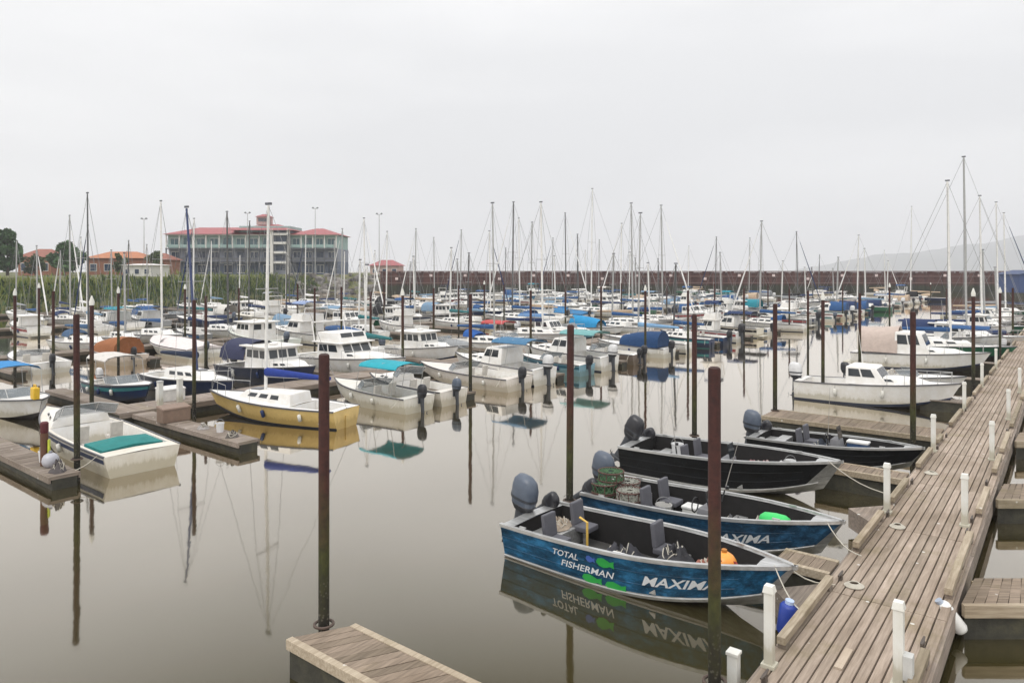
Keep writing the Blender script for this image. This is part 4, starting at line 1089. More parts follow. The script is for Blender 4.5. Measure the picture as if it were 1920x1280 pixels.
# ------------------------------------------------------------------ open aluminium fishing boats at the walkway
def text_mesh(txt, shear=0.0, bold=.0):
    cu = bpy.data.curves.new('lettering', 'FONT'); cu.body = txt; cu.size = 1; cu.align_x = 'LEFT'; cu.shear = shear; cu.offset = bold; cu.resolution_u = 3
    ob = bpy.data.objects.new('lettering', cu); C.objects.link(ob)
    dg = bpy.context.evaluated_depsgraph_get(); me = bpy.data.meshes.new_from_object(ob.evaluated_get(dg))
    bpy.data.objects.remove(ob)
    bm = bmesh.new(); bm.from_mesh(me)
    bmesh.ops.subdivide_edges(bm, edges=[e for e in bm.edges if e.calc_length() > .25], cuts=2)
    bmesh.ops.triangulate(bm, faces=bm.faces); bm.to_mesh(me); bm.free()
    return me
def on_hull(me, h, side, x0, hh0, scx, sch, off=.012, rise=0.0):
    # wrap flat x,y coordinates on the topsides: x in metres from the stern, y as a share of the topside height
    for v in me.vertices:
        u = (x0 + v.co.x * scx) / h.L; hh = hh0 + v.co.y * sch + rise * v.co.x
        v.co = h.pt(min(.97, u), hh, side, off)
    me.update(); return me
def letters(root, h, txt, side, x0, hh0, size, hgt, m, shear=.15, bold=.01):
    o = link('lettering', on_hull(text_mesh(txt, shear, bold), h, side, x0, hh0, size, hgt), root)
    o.data.materials.clear(); o.data.materials.append(m); return o
def fish_mark(root, h, side, x0, hh, ln, ht, m, flip=1):
    pr = [(0, 0), (.12, .38), (.4, .5), (.7, .28), (.86, .08), (1, .34), (.97, 0), (1, -.34), (.86, -.08), (.66, -.3), (.4, -.42), (.14, -.3)]
    b = MB().add([(x, y, 0) for x, y in pr] + [(.45, 0, 0)], [(i, (i + 1) % 12, 12) for i in range(12)])
    o = link('fish_emblem', on_hull(b.mesh('fish_emblem', m, 0), h, side, x0, hh, ln, ht * flip, .010), root); return o
LETW = M_plain('white_vinyl', (.72, .74, .76), .45, 0, .05); LETG = M_plain('green_vinyl', (.03, .36, .07), .45); LETB = M_plain('blue_vinyl', (.06, .13, .45), .45)
LETD = M_plain('grey_vinyl', (.30, .27, .30), .5)
def hull_paint(c, key, xb=2.3, slope=.75, rough=.35, mott=2.0):
    # painted side with a mottled print; bare metal forward of a slanting line near the bow
    def f(nt, n, l, b):
        g = noise(nt, 2.6, 7, .72, vec_scale=(.6, 2, 1.6))
        sp_ = noise(nt, 17, 4, .7)
        base = ramp(nt, g, [(.36, dirty(c, .35)), (.52, c), (.66, tuple(min(1, v * mott) for v in c))])
        base = mixc(nt, ramp(nt, sp_, [(.58, (0, 0, 0)), (.72, (.8, .8, .8))]), base, tuple(min(1, v * 2.2 + .012) for v in c))
        tcn = n.new('ShaderNodeTexCoord'); sx = n.new('ShaderNodeSeparateXYZ'); l.new(tcn.outputs['Object'], sx.inputs[0])
        ma = n.new('ShaderNodeMath'); ma.operation = 'MULTIPLY_ADD'; ma.inputs[1].default_value = -slope; l.new(sx.outputs['Z'], ma.inputs[0]); l.new(sx.outputs['X'], ma.inputs[2])
        mr = n.new('ShaderNodeMapRange'); mr.inputs['From Min'].default_value = xb; mr.inputs['From Max'].default_value = xb + .01; l.new(ma.outputs[0], mr.inputs[0])
        al = ramp(nt, noise(nt, 5, 5, .6, vec_scale=(.4, 3, 3)), [(.3, (.30, .30, .295)), (.7, (.50, .50, .49))])
        l.new(mixc(nt, mr.outputs[0], base, al), b.inputs['Base Color'])
        mt = n.new('ShaderNodeMath'); mt.operation = 'MULTIPLY'; mt.inputs[1].default_value = .7; l.new(mr.outputs[0], mt.inputs[0]); l.new(mt.outputs[0], b.inputs['Metallic'])
        setp(b, Roughness=rough); b.inputs['Specular IOR Level'].default_value = .35
    return mat(key, f)
def alu_boat(root, L, B, paint_m, bow_u=.86, console=True, motor=MOTOR_G, kicker=True, tilt=.0, interior=SOLE, seats=((.45, .22), (.45, -.22)), kick_tilt=.9, motor_sc=1.0, fs=.74, fb=1.08, motor_y=.0):
    h = Hull(L, B, fs, fb, .2, .83, .13, 2.15, .42, .95, 26, .5, .0)
    def paint(u, hh):
        if u < 0: return 0
        if hh < 0 or hh < .12: return 1
        return 0
    hl = h.mesh(paint).obj('hull', [paint_m, ALU], root, 40)
    h.rail(.085, .07, 0, 1, .01).obj('gunwale', ALU, root, 40)
    m = MB(); 
    rl = MB(); pts = [h.pt(u, .08, -1, .012) for u in h.us if u < .97]; rl.tube(pts, .018, 5); pts = [h.pt(u, .08, 1, .012) for u in h.us if u < .97]; rl.tube(pts, .018, 5)
    rl.obj('chine_strip', ALU, hl)
    for hh_ in (.36, .66):
        for sg in (1, -1): MB().tube([h.pt(u, hh_, sg, .001) for u in h.us if u < .9], .009, 4).obj('pressed_rib', paint_m, hl)
    h.deck(.05, .9, .10).obj('side_deck', ALU, root, 40)
    h.well(.05, .9, .10, .16).obj('cockpit', [DULL, interior], root, 40)
    # stern: splash well and bench
    MB().box((h.X(.05, .4) + .22, 0, .42), (.44, B * .74, .05)).obj('splash_well', ALU, root, 0, .01)
    MB().box((h.X(.05, .4) + .62, 0, .36), (.36, B * .72, .4)).obj('stern_box', ALU, root, 0, .02)
    # bow platform
    us = [.70, .75, .80, .84, .88]; bm_ = MB(); rows = [[(h.X(u, .6), sg * max(.02, h.pt(u, (.6 - (-.03 + h.vee * h.fb * u ** 4)) / (h.sheer(u) - (-.03 + h.vee * h.fb * u ** 4)), 1).y - .14), .60) for sg in (1, -1)] for u in us]
    for a, c in zip(rows, rows[1:]): bm_.add([a[0], a[1], c[1], c[0]], [(0, 1, 2, 3)])
    bm_.add([rows[0][0], rows[0][1], (rows[0][1][0], rows[0][1][1], .16), (rows[0][0][0], rows[0][0][1], .16)], [(3, 2, 1, 0)])
    bm_.obj('bow_platform', interior, root, 0)
    fd = h.deck(None, None).v
    for xs, ys in seats: seat(root, h.X(xs, .5), ys * B, .16, M_plain('seat_charcoal', (.10, .10, .115), .7))
    MB().box((h.X(.60, .4), 0, .32), (.3, B * .74, .3)).obj('mid_bench', ALU, root, 0, .02)
    if console:
        cb, q = frustum(h.X(.5, .5), h.X(.5, .5) + .5, .32, .28, .16, .95, .16, .08, .03)
        for v in range(len(cb.v)): cb.v[v] = (cb.v[v][0], cb.v[v][1] - B * .22, cb.v[v][2])
        q = {k: tuple(Vector(p) - Vector((0, B * .22, 0)) for p in f) for k, f in q.items()}
        co = cb.obj('console', M_plain('console_grey', (.16, .16, .17), .6), root, 40, .03)
        pane(q['front'], .05, .95, 1.0, 1.5, .0, .01).obj('screen', GLASS, co, 0)
        wh = MB().tube([(h.X(.5, .5) - .1 + .05 * math.sin(a) * 0, -B * .22 + .17 * math.cos(a), .92 + .17 * math.sin(a)) for a in [k * math.tau / 14 for k in range(15)]], .016, 5); wh.obj('steering_wheel', RUBBER, co)
    outboard(root, h.X(0, fs) + .02, motor_y, fs - .06, motor_sc, tilt, motor)
    if kicker: outboard(root, h.X(0, fs) + .0, B * .33 if motor_y <= 0 else -B * .33, fs - .16, .62, kick_tilt, MOTOR_B)
    # cleats and bow eye
    for u, sg in ((.1, 1), (.1, -1), (.8, 1), (.8, -1)):
        p = h.pt(u, 1, sg, -.06); MB().box((p.x, p.y, p.z + .06), (.16, .04, .03)).obj('cleat', ALU, root, 0)
    return h
PB1 = hull_paint((.014, .075, .15), 'boat_blue_paint', 2.0, .9, .35, 2.6); PB2 = hull_paint((.006, .007, .009), 'boat_black_paint', 1.85, .9, .5, 1.4); PB3 = hull_paint((.018, .062, .12), 'boat_steel_blue_paint', 2.0, .9, .35, 2.5)
def berth(name, label, cat, s, t, rz, group=None, z=0.0):
    return thing(name, label, cat, ST(s, t, z), rz, group)
# nearest blue boat: bow t .3, stern 6.3
r1 = berth('aluminium_boat', 'nearest blue aluminium boat with white lettering and green fish on its side', 'fishing boat', -.42, 3.35, ANG_IN - R(1.5), 'aluminium fishing boats at the walkway')
h1 = alu_boat(r1, 6.1, 2.15, PB1, .9, console=False, tilt=.22, motor_sc=1.08, seats=((.20, .25), (.20, -.25), (.55, .24)), motor_y=.0)
letters(r1, h1, 'TOTAL', -1, 1.42, .62, .21, .24, LETW, .35)
letters(r1, h1, 'FISHERMAN', -1, 1.62, .36, .25, .25, LETW, .3)
letters(r1, h1, 'MAXIMA', -1, 3.55, .36, .38, .34, LETW, .25, .02)
fish_mark(r1, h1, -1, 2.55, .72, .42, .28, LETG); fish_mark(r1, h1, -1, 2.15, .20, .5, .26, LETG); fish_mark(r1, h1, -1, 2.72, .16, .5, .26, LETG); fish_mark(r1, h1, -1, 2.3, .74, .22, .2, LETB)
yl = MB().tube([(h1.X(.33, .5), -.55, .3), (h1.X(.33, .5), -.55, 1.12), (h1.X(.33, .5) - .22, -.5, 1.16)], .026, 7); yl.obj('grab_pole', M_plain('yellow_tube', (.62, .40, .08), .5), r1)
rope_line(r1, h1.pt(.95, 1, -1) + Vector((0, 0, .05)), (h1.L / 2 + .45, -.9, DECK + .1))
rope_line(r1, h1.pt(.93, 1, 1) + Vector((0, 0, .05)), (h1.L / 2 + .5, .6, DECK + .1))
r2 = berth('aluminium_boat', 'second blue aluminium boat with a green float in its bow', 'fishing boat', 2.55, 3.2, ANG_IN - R(1), 'aluminium fishing boats at the walkway')
h2 = alu_boat(r2, 6.0, 2.1, PB3, .9, tilt=.2, seats=((.3, .22), (.3, -.22)), motor_sc=1.0, motor_y=.28)
letters(r2, h2, 'FISHERMAN', -1, 1.5, .40, .24, .25, LETW, .3)
letters(r2, h2, 'MAXIMA', -1, 3.4, .36, .36, .34, LETW, .25, .02)
rope_line(r2, h2.pt(.95, 1, -1) + Vector((0, 0, .05)), (h2.L / 2 + .5, -.7, DECK + .1))
r3 = berth('aluminium_boat', 'aluminium boat with plain black hull side and bare metal bow', 'fishing boat', 7.15, 4.5, ANG_IN + R(2), 'aluminium fishing boats at the walkway')
h3 = alu_boat(r3, 6.3, 2.3, PB2, .84, motor=MOTOR_B, tilt=.5, interior=M_plain('pale_sole', (.34, .33, .33), .8, 0, .4, 5), seats=((.35, .22), (.35, -.22)), fs=.86, fb=1.15, kick_tilt=1.1)
rope_line(r3, h3.pt(.95, 1, -1) + Vector((0, 0, .05)), (h3.L / 2 + 1.4, -.9, DECK + .1))
r4 = berth('aluminium_boat', 'low dark open boat with a slate blue outboard, behind the black hulled boat', 'fishing boat', 11.5, 2.6, ANG_IN, 'aluminium fishing boats at the walkway')
h4 = alu_boat(r4, 5.2, 2.0, PB2, .92, motor=MOTOR_G, tilt=.15, kicker=True, seats=((.35, .2), (.35, -.2)), fs=.66, fb=.9)

# ------------------------------------------------------------------ moored boats named one by one
ROWC = {1: 3.4, 2: 22.9, 3: 33.2, 4: 49.6, 5: 58.9, 6: 77.4, 7: 86.9, 8: 105.6}
HEAD = {1: ANG_IN, 2: ANG_OUT, 3: ANG_IN, 4: ANG_OUT, 5: ANG_IN, 6: ANG_OUT, 7: ANG_IN, 8: ANG_OUT}
taken = {r: [] for r in ROWC}
taken[1] += [(-.42, 1.1), (2.95, 1.1), (7.15, 1.2), (11.1, 1.1)]
def moor(row, s, kind, L, label, cat, dt=0.0, name=None, flip=False, dz=0.0, **kw):
    # sterns line up on the fairway side
    if row == 1: t = .6 + L / 2
    elif row in (2, 4, 6, 8): t = {2: 19.6, 4: 46.2, 6: 74.2, 8: 102.4}[row] + L / 2
    else: t = {3: 36.6, 5: 62.2, 7: 90.2}[row] - L / 2
    r = berth(name or kind.__name__, label, cat, s, t + dt, HEAD[row] + (math.pi if flip else 0) + R(random.uniform(-2, 2)), None)
    hh = kind(r, L, **kw)
    if r.location.y < 90 and kw.get('style') != 'tarp':
        near_side = 1 if (row in (2, 4, 6, 8)) != flip else -1
        fenders(r, hh, near_side, random.choice([(.28, .58), (.4,), (.2, .45, .66), (.33, .6)]))
        ln = h_end = hh.pt(.05, 1, near_side); rope_line(r, ln, (ln.x - .25, ln.y + near_side * .7, .42), .05)
    taken[row].append((s, L * .36 / 2 + .15)); return r
# row at the walkway
moor(1, 24.0, cruiser, 7.0, 'rounded white cuddy boat with outboard beside the walkway, before the big cruiser', 'motorboat', top='open', ob=True, name='cuddy_boat', dt=-.3)
moor(1, 39.3, cruiser, 7.8, 'big white cabin cruiser with tan aft canvas beside the walkway', 'cabin cruiser', top='canvas', canvas=(.50, .41, .36), name='cabin_cruiser', stripe=None, ob=False, cabin_h=1.15, dt=-.3)
moor(1, 29.2, runabout, 5.6, 'low white open boat between the cuddy boat and the big cruiser', 'motorboat', style='open', name='open_boat')
# row across the fairway
moor(2, -3.0, runabout, 9.0, 'long white boat with navy side stripe and teal deck cover at far left', 'motorboat', stripe=None, style='open', cuddy=True, name='cuddy_boat', ob=0, hullc=(.74, .70, .62), B=2.5)
moor(2, 5.0, sailboat, 7.6, 'yellow hulled sailboat with white cabin and navy boom cover', 'sailboat', hullc=YEL, stripe=None, cover=(.015, .04, .24), mast=9.2, lean=R(.3), mastm=MASTW)
yb = next(o for o in C.objects if o.get('label', '').startswith('yellow hulled')); yb.rotation_euler.z = ANG_OUT + R(14)
yb.location = ST(5.0, 19.7) + Vector((math.cos(ANG_OUT + R(14)), math.sin(ANG_OUT + R(14)), 0)) * 3.8
moor(2, 9.0, runabout, 6.0, 'white boat under a bright teal canvas top, right of the yellow sailboat', 'motorboat', style='bimini', canvas=(.02, .33, .40), name='canopy_boat', hullc=(.74, .72, .66), obcol=MOTOR_B)
moor(2, 11.3, runabout, 6.0, 'cream white boat with square stern next to the teal topped boat', 'motorboat', style='open', cuddy=True, name='cuddy_boat', hullc=(.76, .72, .66), obcol=MOTOR_G)
moor(2, 16.4, runabout, 7.4, 'long low white motorboat behind the bare pile in mid picture', 'motorboat', style='open', name='open_boat', obcol=MOTOR_B, hullc=(.76, .71, .66))
moor(2, 18.9, cruiser, 7.0, 'white cruiser with blue canvas aft, behind the long low white motorboat', 'cabin cruiser', top='bimini', canvas=(.06, .17, .30), name='cabin_cruiser')
moor(2, 23.3, runabout, 5.4, 'small open boat with pale blue hull at the fairway edge in mid picture', 'motorboat', style='open', hullc=(.20, .38, .48), stripe=(.03, .12, .18), name='open_boat', obcol=MOTOR_B)
moor(2, 26.0, cruiser, 7.2, 'white cruiser with a sea-green canvas top behind the pale blue open boat', 'cabin cruiser', top='bimini', canvas=(.16, .36, .36), name='cabin_cruiser')
moor(2, 30.0, runabout, 6.2, 'drab brown open workboat with black outboards at the fairway edge', 'motorboat', style='open', hullc=(.20, .16, .14), ob=2, name='open_boat', obcol=MOTOR_B)
moor(2, 34.6, runabout, 6.2, 'white boat with its stern wrapped in dark navy canvas', 'motorboat', style='camper', canvas=(.012, .05, .14), name='canopy_boat')
moor(2, 38.2, sailboat, 8.0, 'white sailboat with pale blue boom cover right of the navy stern canvas', 'sailboat', cover=(.20, .36, .55), mast=11.0)
# rows behind
moor(3, -2.4, runabout, 6.2, 'motorboat under a bright blue tarp top at the left edge', 'motorboat', style='bimini', canvas=(.03, .22, .50), name='canopy_boat')
moor(3, 5.2, sailboat, 8.0, 'navy hulled sailboat with a leaning dark blue mast left of the yellow sailboat', 'sailboat', hullc=(.02, .035, .09), cover=(.01, .02, .05), mast=9.6, lean=R(-3.0), mastm=M_plain('navy_mast', (.05, .07, .16), .5))
moor(3, 9.9, pilothouse, 8.2, 'dark navy workboat with long windowed cabin behind the yellow sailboat', 'workboat', hullc=(.02, .03, .07), roof=(.75, .73, .70), name='workboat', canvas=(.03, .035, .08))
moor(3, 15.0, cruiser, 9.6, 'white flybridge cruiser with raked dark windows behind the stern of the yellow sailboat', 'cabin cruiser', top='fly', name='cabin_cruiser', ob=False)
moor(3, 22.0, pilothouse, 7.4, 'white pilothouse boat with dark square window in mid picture', 'motorboat', name='pilothouse_boat')
moor(3, 29.0, sailboat, 8.6, 'white sailboat with bright blue spray hood and boom cover in mid picture', 'sailboat', cover=BLUE, canopy=(.02, .10, .35), mast=11.6)
moor(3, 33.2, runabout, 6.0, 'white boat under a red canvas top near the middle', 'motorboat', style='bimini', canvas=(.45, .07, .07), name='canopy_boat')
moor(3, 38.5, cruiser, 7.4, 'white cruiser under a long slate blue canvas top', 'cabin cruiser', top='bimini', canvas=(.09, .19, .36), name='cabin_cruiser')
moor(3, 47.0, runabout, 6.2, 'boat with a bright azure blue camper top', 'motorboat', style='camper', canvas=(.02, .25, .50), name='canopy_boat')
moor(4, 3.4, runabout, 7.0, 'low white motorboat at the left edge beyond the blue tarp', 'motorboat', style='open', name='open_boat')
moor(4, 8.2, runabout, 6.6, 'boat with rust brown canvas top on the left', 'motorboat', style='camper', canvas=(.30, .11, .04), name='canopy_boat', hullc=(.66, .56, .48))
moor(4, 13.4, runabout, 8.6, 'long white boat shrink-wrapped in pale cover on the left', 'motorboat', style='tarp', canvas=(.70, .64, .62), name='covered_boat')
moor(4, 20.2, pilothouse, 9.0, 'pale green-white trawler with long dark window strip', 'trawler', name='trawler', hullc=(.70, .74, .68))
moor(4, 24.8, cruiser, 9.0, 'cruiser with pale blue upper cabin and broad navy window band', 'cabin cruiser', top='fly', canvas=(.25, .32, .50), name='cabin_cruiser', ob=False)
moor(5, 9.5, sailboat, 9.5, 'sailboat with slate blue boom cover before the reedy bank at left', 'sailboat', cover=(.04, .10, .20), mast=12.4, canopy=(.05, .10, .18))
moor(5, 36.0, cruiser, 8.6, 'white cruiser with sky blue canvas among the middle rows', 'cabin cruiser', top='bimini', canvas=SKYB, name='cabin_cruiser', far=True)
moor(5, 71.0, runabout, 9.6, 'long boat under a deep blue tarp below the breakwater', 'motorboat', style='tarp', canvas=(.02, .12, .28), name='covered_boat', far=True)
moor(4, 66.0, runabout, 9.0, 'long boat under a bright blue tarp in the middle distance', 'motorboat', style='tarp', canvas=(.03, .17, .36), name='covered_boat', far=True)

# ------------------------------------------------------------------ sailboats whose masts stand against the sky: (column, masthead row)
MASTS = [(30, 452, 7), (70, 462, 8), (112, 470, 6), (132, 405, 7), (163, 424, 5), (240, 452, 6), (304, 378, 5), (362, 411, 4), (428, 398, 5), (466, 416, 6), (640, 430, 6), (685, 410, 4), (724, 435, 6), (778, 430, 5), (815, 446, 7), (863, 432, 5), (920, 434, 5), (947, 465, 7),
         (960, 380, 4), (975, 410, 5), (995, 418, 4), (1018, 380, 3), (1035, 447, 6), (1062, 400, 3), (1108, 355, 4), (1122, 450, 5), (1163, 420, 3), (1187, 382, 2), (1243, 386, 3), (1341, 445, 3), (1404, 447, 4), (1424, 416, 2), (1496, 435, 3), (1535, 478, 3), (1607, 442, 2), (1660, 470, 2), (1707, 388, 2),
         (1783, 340, 1), (1813, 295, 1), (1842, 368, 1), (1872, 380, 1), (1886, 400, 1), (210, 470, 8), (395, 452, 7), (543, 432, 7), (572, 440, 6), (1085, 440, 6), (1290, 462, 4)]
records = []
def rec(root, base, s, row): records.append((root, base, row))
covers = [(BLUE, 'blue'), (NAVY, 'navy'), (SKYB, 'pale-blue'), (TAN, 'tan'), (WHITE, 'white'), ((.03, .16, .17), 'dark-teal'), (BLUE, 'blue'), (GREY, 'grey'), (NAVY, 'navy')]
for x, y, row in MASTS:
    best = None
    for rw in ([row] if row == 1 else [row, row + 1, row - 1, row + 2]):
        if rw not in ROWC or (rw == 1 and row != 1): continue
        s = s_of(x, ROWC[rw]); p = ST(s, ROWC[rw]); hgt = EYE + (HORY - y) * p.y / FPX
        if p.y > 196: continue
        sc_ = abs(hgt - 12.5) + (0 if not any(abs(s - q) < w + 1.3 for q, w in taken[rw]) else 4)
        if best is None or sc_ < best[0]: best = (sc_, rw, s, hgt)
    _, rw, s, hgt = best
    L = max(7.0, min(12.0, hgt * .72)); ci = random.choice(covers)
    hc = random.choice([(WHITE, 'white')] * 6 + [(NAVY, 'navy'), (CREAM, 'cream'), (GREEN, 'dark-green')])
    # put the mast, not the middle, on the column
    tc_ = ROWC[rw]
    r = berth('sailboat', '', 'sailboat', s, tc_ - .07 * L * (1 if HEAD[rw] == ANG_OUT else -1), HEAD[rw] + R(random.uniform(-1, 1)))
    sailboat(r, L, hullc=hc[0], cover=ci[0], mast=hgt, far=True, genoa=(NAVY if x == 1886 else None) if row == 1 else random.choice([None, None, WHITE, NAVY]), canopy=random.choice([None, None, ci[0]]))
    taken[rw].append((s, L * .16 + .15)); rec(r, '%s-hulled sailboat with %s boom cover' % (hc[1], ci[1]), s, rw)

# ------------------------------------------------------------------ the remaining berths
rf = random.Random(77)
ccol = [(BLUE, 'blue'), (NAVY, 'navy'), (SKYB, 'pale-blue'), (TAN, 'tan'), ((.02, .22, .28), 'teal'), (GREY, 'grey'), ((.6, .58, .54), 'white'), (BLUE, 'blue'), (BLACK, 'black'), ((.60, .57, .53), 'white')]
hcol = [(WHITE, 'white')] * 8 + [(CREAM, 'cream'), (NAVY, 'navy'), ((.12, .30, .42), 'blue'), (GREY, 'grey')]
SR = {1: (44, 92), 2: (41, 150), 3: (-6, 150), 4: (0, 140), 5: (2, 140), 6: (10, 128), 7: (12, 126), 8: (20, 108)}
for rw, (sa, sb) in SR.items():
    s = sa
    while s < sb:
        L = rf.uniform(5.6, 7.8) if rw < 6 else rf.uniform(6.5, 9); half = L * .355 / 2
        s += half + rf.uniform(.25, .6) + (rf.random() < .06) * 2.5
        p = ST(s, ROWC[rw]); x, y = px_of((p.x, p.y, 0))
        fing = FING.get({2: 0, 3: 0, 4: 1, 5: 1, 6: 2, 7: 2, 8: 3}.get(rw, 9), [24.1 + 8.45 * k for k in range(16)])
        hit = [q + w + half + .15 for q, w in taken[rw] if abs(q - s) < w + half + .1] + [q + half + .6 for q in fing if abs(q - s) < half + .5]
        if hit: s = max(hit) + .01 - half - .35; s = max(s, sa); sa_ = s; 
        if hit: continue
        if x < -30 or x > 1935 or p.y > 196: s += half; continue
        stp = rf.choice([None, None, NAVY, (.03, .12, .30), (.30, .05, .05), (.05, .22, .24), BLACK]); far = p.y > 55; k = rf.random(); cc = rf.choice(ccol); hc = rf.choice(hcol); flip = rf.random() < .15
        if rw in (3, 4) and s < 34 and k < .37: k = .5 + k
        if k < .27:
            top = rf.choice(['hard', 'bimini', 'canvas', 'fly']); kw = dict(hullc=hc[0], stripe=stp, top=top, canvas=cc[0], far=far, ob=rf.random() < .5)
            ph = {'hard': '%s-hulled cruiser with hard top' % hc[1], 'bimini': '%s-hulled cruiser with %s canvas top' % (hc[1], cc[1]), 'canvas': '%s-hulled cruiser with %s aft canvas' % (hc[1], cc[1]), 'fly': '%s-hulled flybridge cruiser with %s top' % (hc[1], cc[1])}[top]
            r = moor(rw, s, cruiser, L, '', 'cabin cruiser', name='cabin_cruiser', flip=flip, **kw)
        elif k < .37:
            cv = rf.random() < .4
            r = moor(rw, s, pilothouse, L, '', 'motorboat', name='pilothouse_boat', flip=flip, hullc=hc[0], stripe=stp, far=far, canvas=cc[0] if cv else None)
            ph = '%s-hulled pilothouse boat' % hc[1] + (' with %s aft canvas' % cc[1] if cv else ' with open stern')
        elif k < .62:
            hh = L * 1.35 if rw > 3 else L * 1.2
            ci = rf.choice(covers)
            r = moor(rw, s, sailboat, L, '', 'sailboat', flip=flip, hullc=hc[0], stripe=stp, cover=ci[0], mast=min(hh * rf.uniform(.85, 1.1), 11), far=far)
            ph = '%s-hulled short-masted sailboat with %s boom cover' % (hc[1], ci[1])
        else:
            stl = rf.choice(['open', 'tarp', 'camper', 'bimini']); nm = {'open': 'open_boat', 'tarp': 'covered_boat', 'camper': 'canopy_boat', 'bimini': 'canopy_boat'}[stl]
            r = moor(rw, s, runabout, L * .92, '', 'motorboat', name=nm, flip=flip, hullc=hc[0], stripe=stp, style=stl, canvas=cc[0], far=far, cuddy=rf.random() < .4)
            ph = {'open': '%s-hulled open motorboat' % hc[1], 'tarp': '%s-hulled boat under a %s tarp' % (hc[1], cc[1]), 'camper': '%s-hulled boat with %s camper top' % (hc[1], cc[1]), 'bimini': '%s-hulled boat with %s sunshade top' % (hc[1], cc[1])}[stl]
        rec(r, ph, s, rw); s += half
# labels that single each one out: look, row, and place among its look-alikes in that row
rword = {1: 'in the walkway row', 2: 'across the fairway', 3: 'in the third row back', 4: 'in the fourth row back', 5: 'in the fifth row back', 6: 'in the sixth row back', 7: 'in the seventh row back', 8: 'under the reedy bank'}
bypart = {}
for r, b, rw in records: bypart.setdefault((b, rw), []).append(r)
for (b, rw), rs in bypart.items():
    rs.sort(key=lambda o: o.location.x / o.location.y)
    for k, o in enumerate(rs):
        o['label'] = '%s %s' % (b, rword[rw]) + ('' if len(rs) == 1 else ', %s such from left' % ordw[k])
        o['group'] = 'boats moored %s' % rword[rw]

# ------------------------------------------------------------------ loose things aboard and on the docks
def in_boat(root, h, u, y, z):          # a point inside a boat, in the world
    rz = root.rotation_euler.z; x = h.X(u, z); c, s = math.cos(rz), math.sin(rz)
    return Vector((root.location.x + x * c - y * s, root.location.y + x * s + y * c, z))
ROPE = M_plain('rope', (.50, .47, .40), .9)
def buoy(label, p, r, c1, key, c2=None, name='float_buoy'):
    t = thing(name, label, 'buoy', p - Vector((0, 0, r)))
    MB().ball((0, 0, r), r, 18).obj('ball', M_plain(key, c1, .35, 0, .12, 8), t, 60)
    MB().lathe([(r * .22, 0), (r * .22, r * .28), (r * .1, r * .34)], (0, 0, r * 1.9), 10).obj('eye', M_plain(key + '_eye', c2 or dirty(c1, .5), .5), t)
    return t
buoy('round orange float lying in the bow of the nearest blue boat', in_boat(r1, h1, .80, -.10, .60 + .24), .24, (.85, .33, .05), 'orange_float')
# red line coiled by the orange float
p = in_boat(r1, h1, .845, -.28, .60); t = thing('rope_coil', 'dark red rope heap beside the orange float', 'rope', p); b = MB()
b.tube([(.14 * math.cos(a) * (1 + .2 * math.sin(a * 3)), .14 * math.sin(a), .03 + .012 * a) for a in [k * .4 for k in range(70)]], .022, 5); b.obj('coil', M_plain('red_rope', (.25, .03, .025), .8), t)
# green float with red and white drum at the bow of the second boat
t = thing('float_drum', 'bright green long float lying in the bow of the second blue boat', 'buoy', in_boat(r2, h2, .79, -.1, .60), ANG_IN)
MB().loft([[Vector((x, .2 * q * math.cos(a), .2 + .2 * q * math.sin(a))) for a in [k * math.tau / 16 for k in range(16)]] for x, q in ((-.36, .1), (-.33, .55), (-.24, .9), (0, 1), (.2, .95), (.3, .7), (.33, .1))]).obj('body', M_plain('green_float', (.03, .55, .12), .35, 0, .1), t, 60)
t = thing('float_drum', 'small red and white float next to the bright green float', 'buoy', in_boat(r2, h2, .87, -.02, .60), ANG_IN)
MB().loft([[Vector((x, .14 * q * math.cos(a), .14 + .14 * q * math.sin(a))) for a in [k * math.tau / 14 for k in range(14)]] for x, q in ((-.2, .2), (-.18, .8), (0, 1))]).obj('red_half', M_plain('red_float', (.45, .02, .03), .35), t, 60)
MB().loft([[Vector((x, .14 * q * math.cos(a), .14 + .14 * q * math.sin(a))) for a in [k * math.tau / 14 for k in range(14)]] for x, q in ((.001, 1), (.16, .85), (.2, .1))]).obj('white_half', M_plain('white_float', (.75, .74, .72), .35), t, 60)
# stacked crab pots at the stern of the second boat
NET = [M_plain('net_green', (.06, .13, .06), .8, 0, .4, 20), M_plain('net_pale', (.30, .30, .26), .8, 0, .4, 20)]
def crab_pot(label, p, rz, mi, r=.33):
    t = thing('crab_pot', label, 'crab pot', p, rz, 'crab pots stacked at the stern of the second blue boat'); f = MB()
    for z in (.02, .23): f.tube([(r * math.cos(a), r * math.sin(a), z) for a in [k * math.tau / 16 for k in range(17)]], .018, 5)
    for k in range(8): a = k * math.tau / 8; f.tube([(r * math.cos(a), r * math.sin(a), .02), (r * math.cos(a), r * math.sin(a), .23)], .013, 4)
    f.obj('frame', M_plain('pot_frame', (.10, .05, .04), .8), t)
    n_ = MB()
    for k in range(14):
        a0 = k * math.tau / 14
        for sg in (1, -1): n_.tube([(r * math.cos(a0), r * math.sin(a0), .02), (r * math.cos(a0 + sg * .45), r * math.sin(a0 + sg * .45), .23)], .011, 4, 0, False)
        for z in (.02, .23): n_.tube([(r * math.cos(a0), r * math.sin(a0), z), (r * math.cos(a0 + 2.6), r * math.sin(a0 + 2.6), z)], .009, 4, 0, False)
    n_.obj('netting', NET[mi], t, 0)
pots = ((.07, -.55, .52), (.07, -.55, .77), (.19, -.50, .45), (.19, -.50, .70), (.13, .0, .50), (.13, .0, .75), (.08, -.3, 1.02))
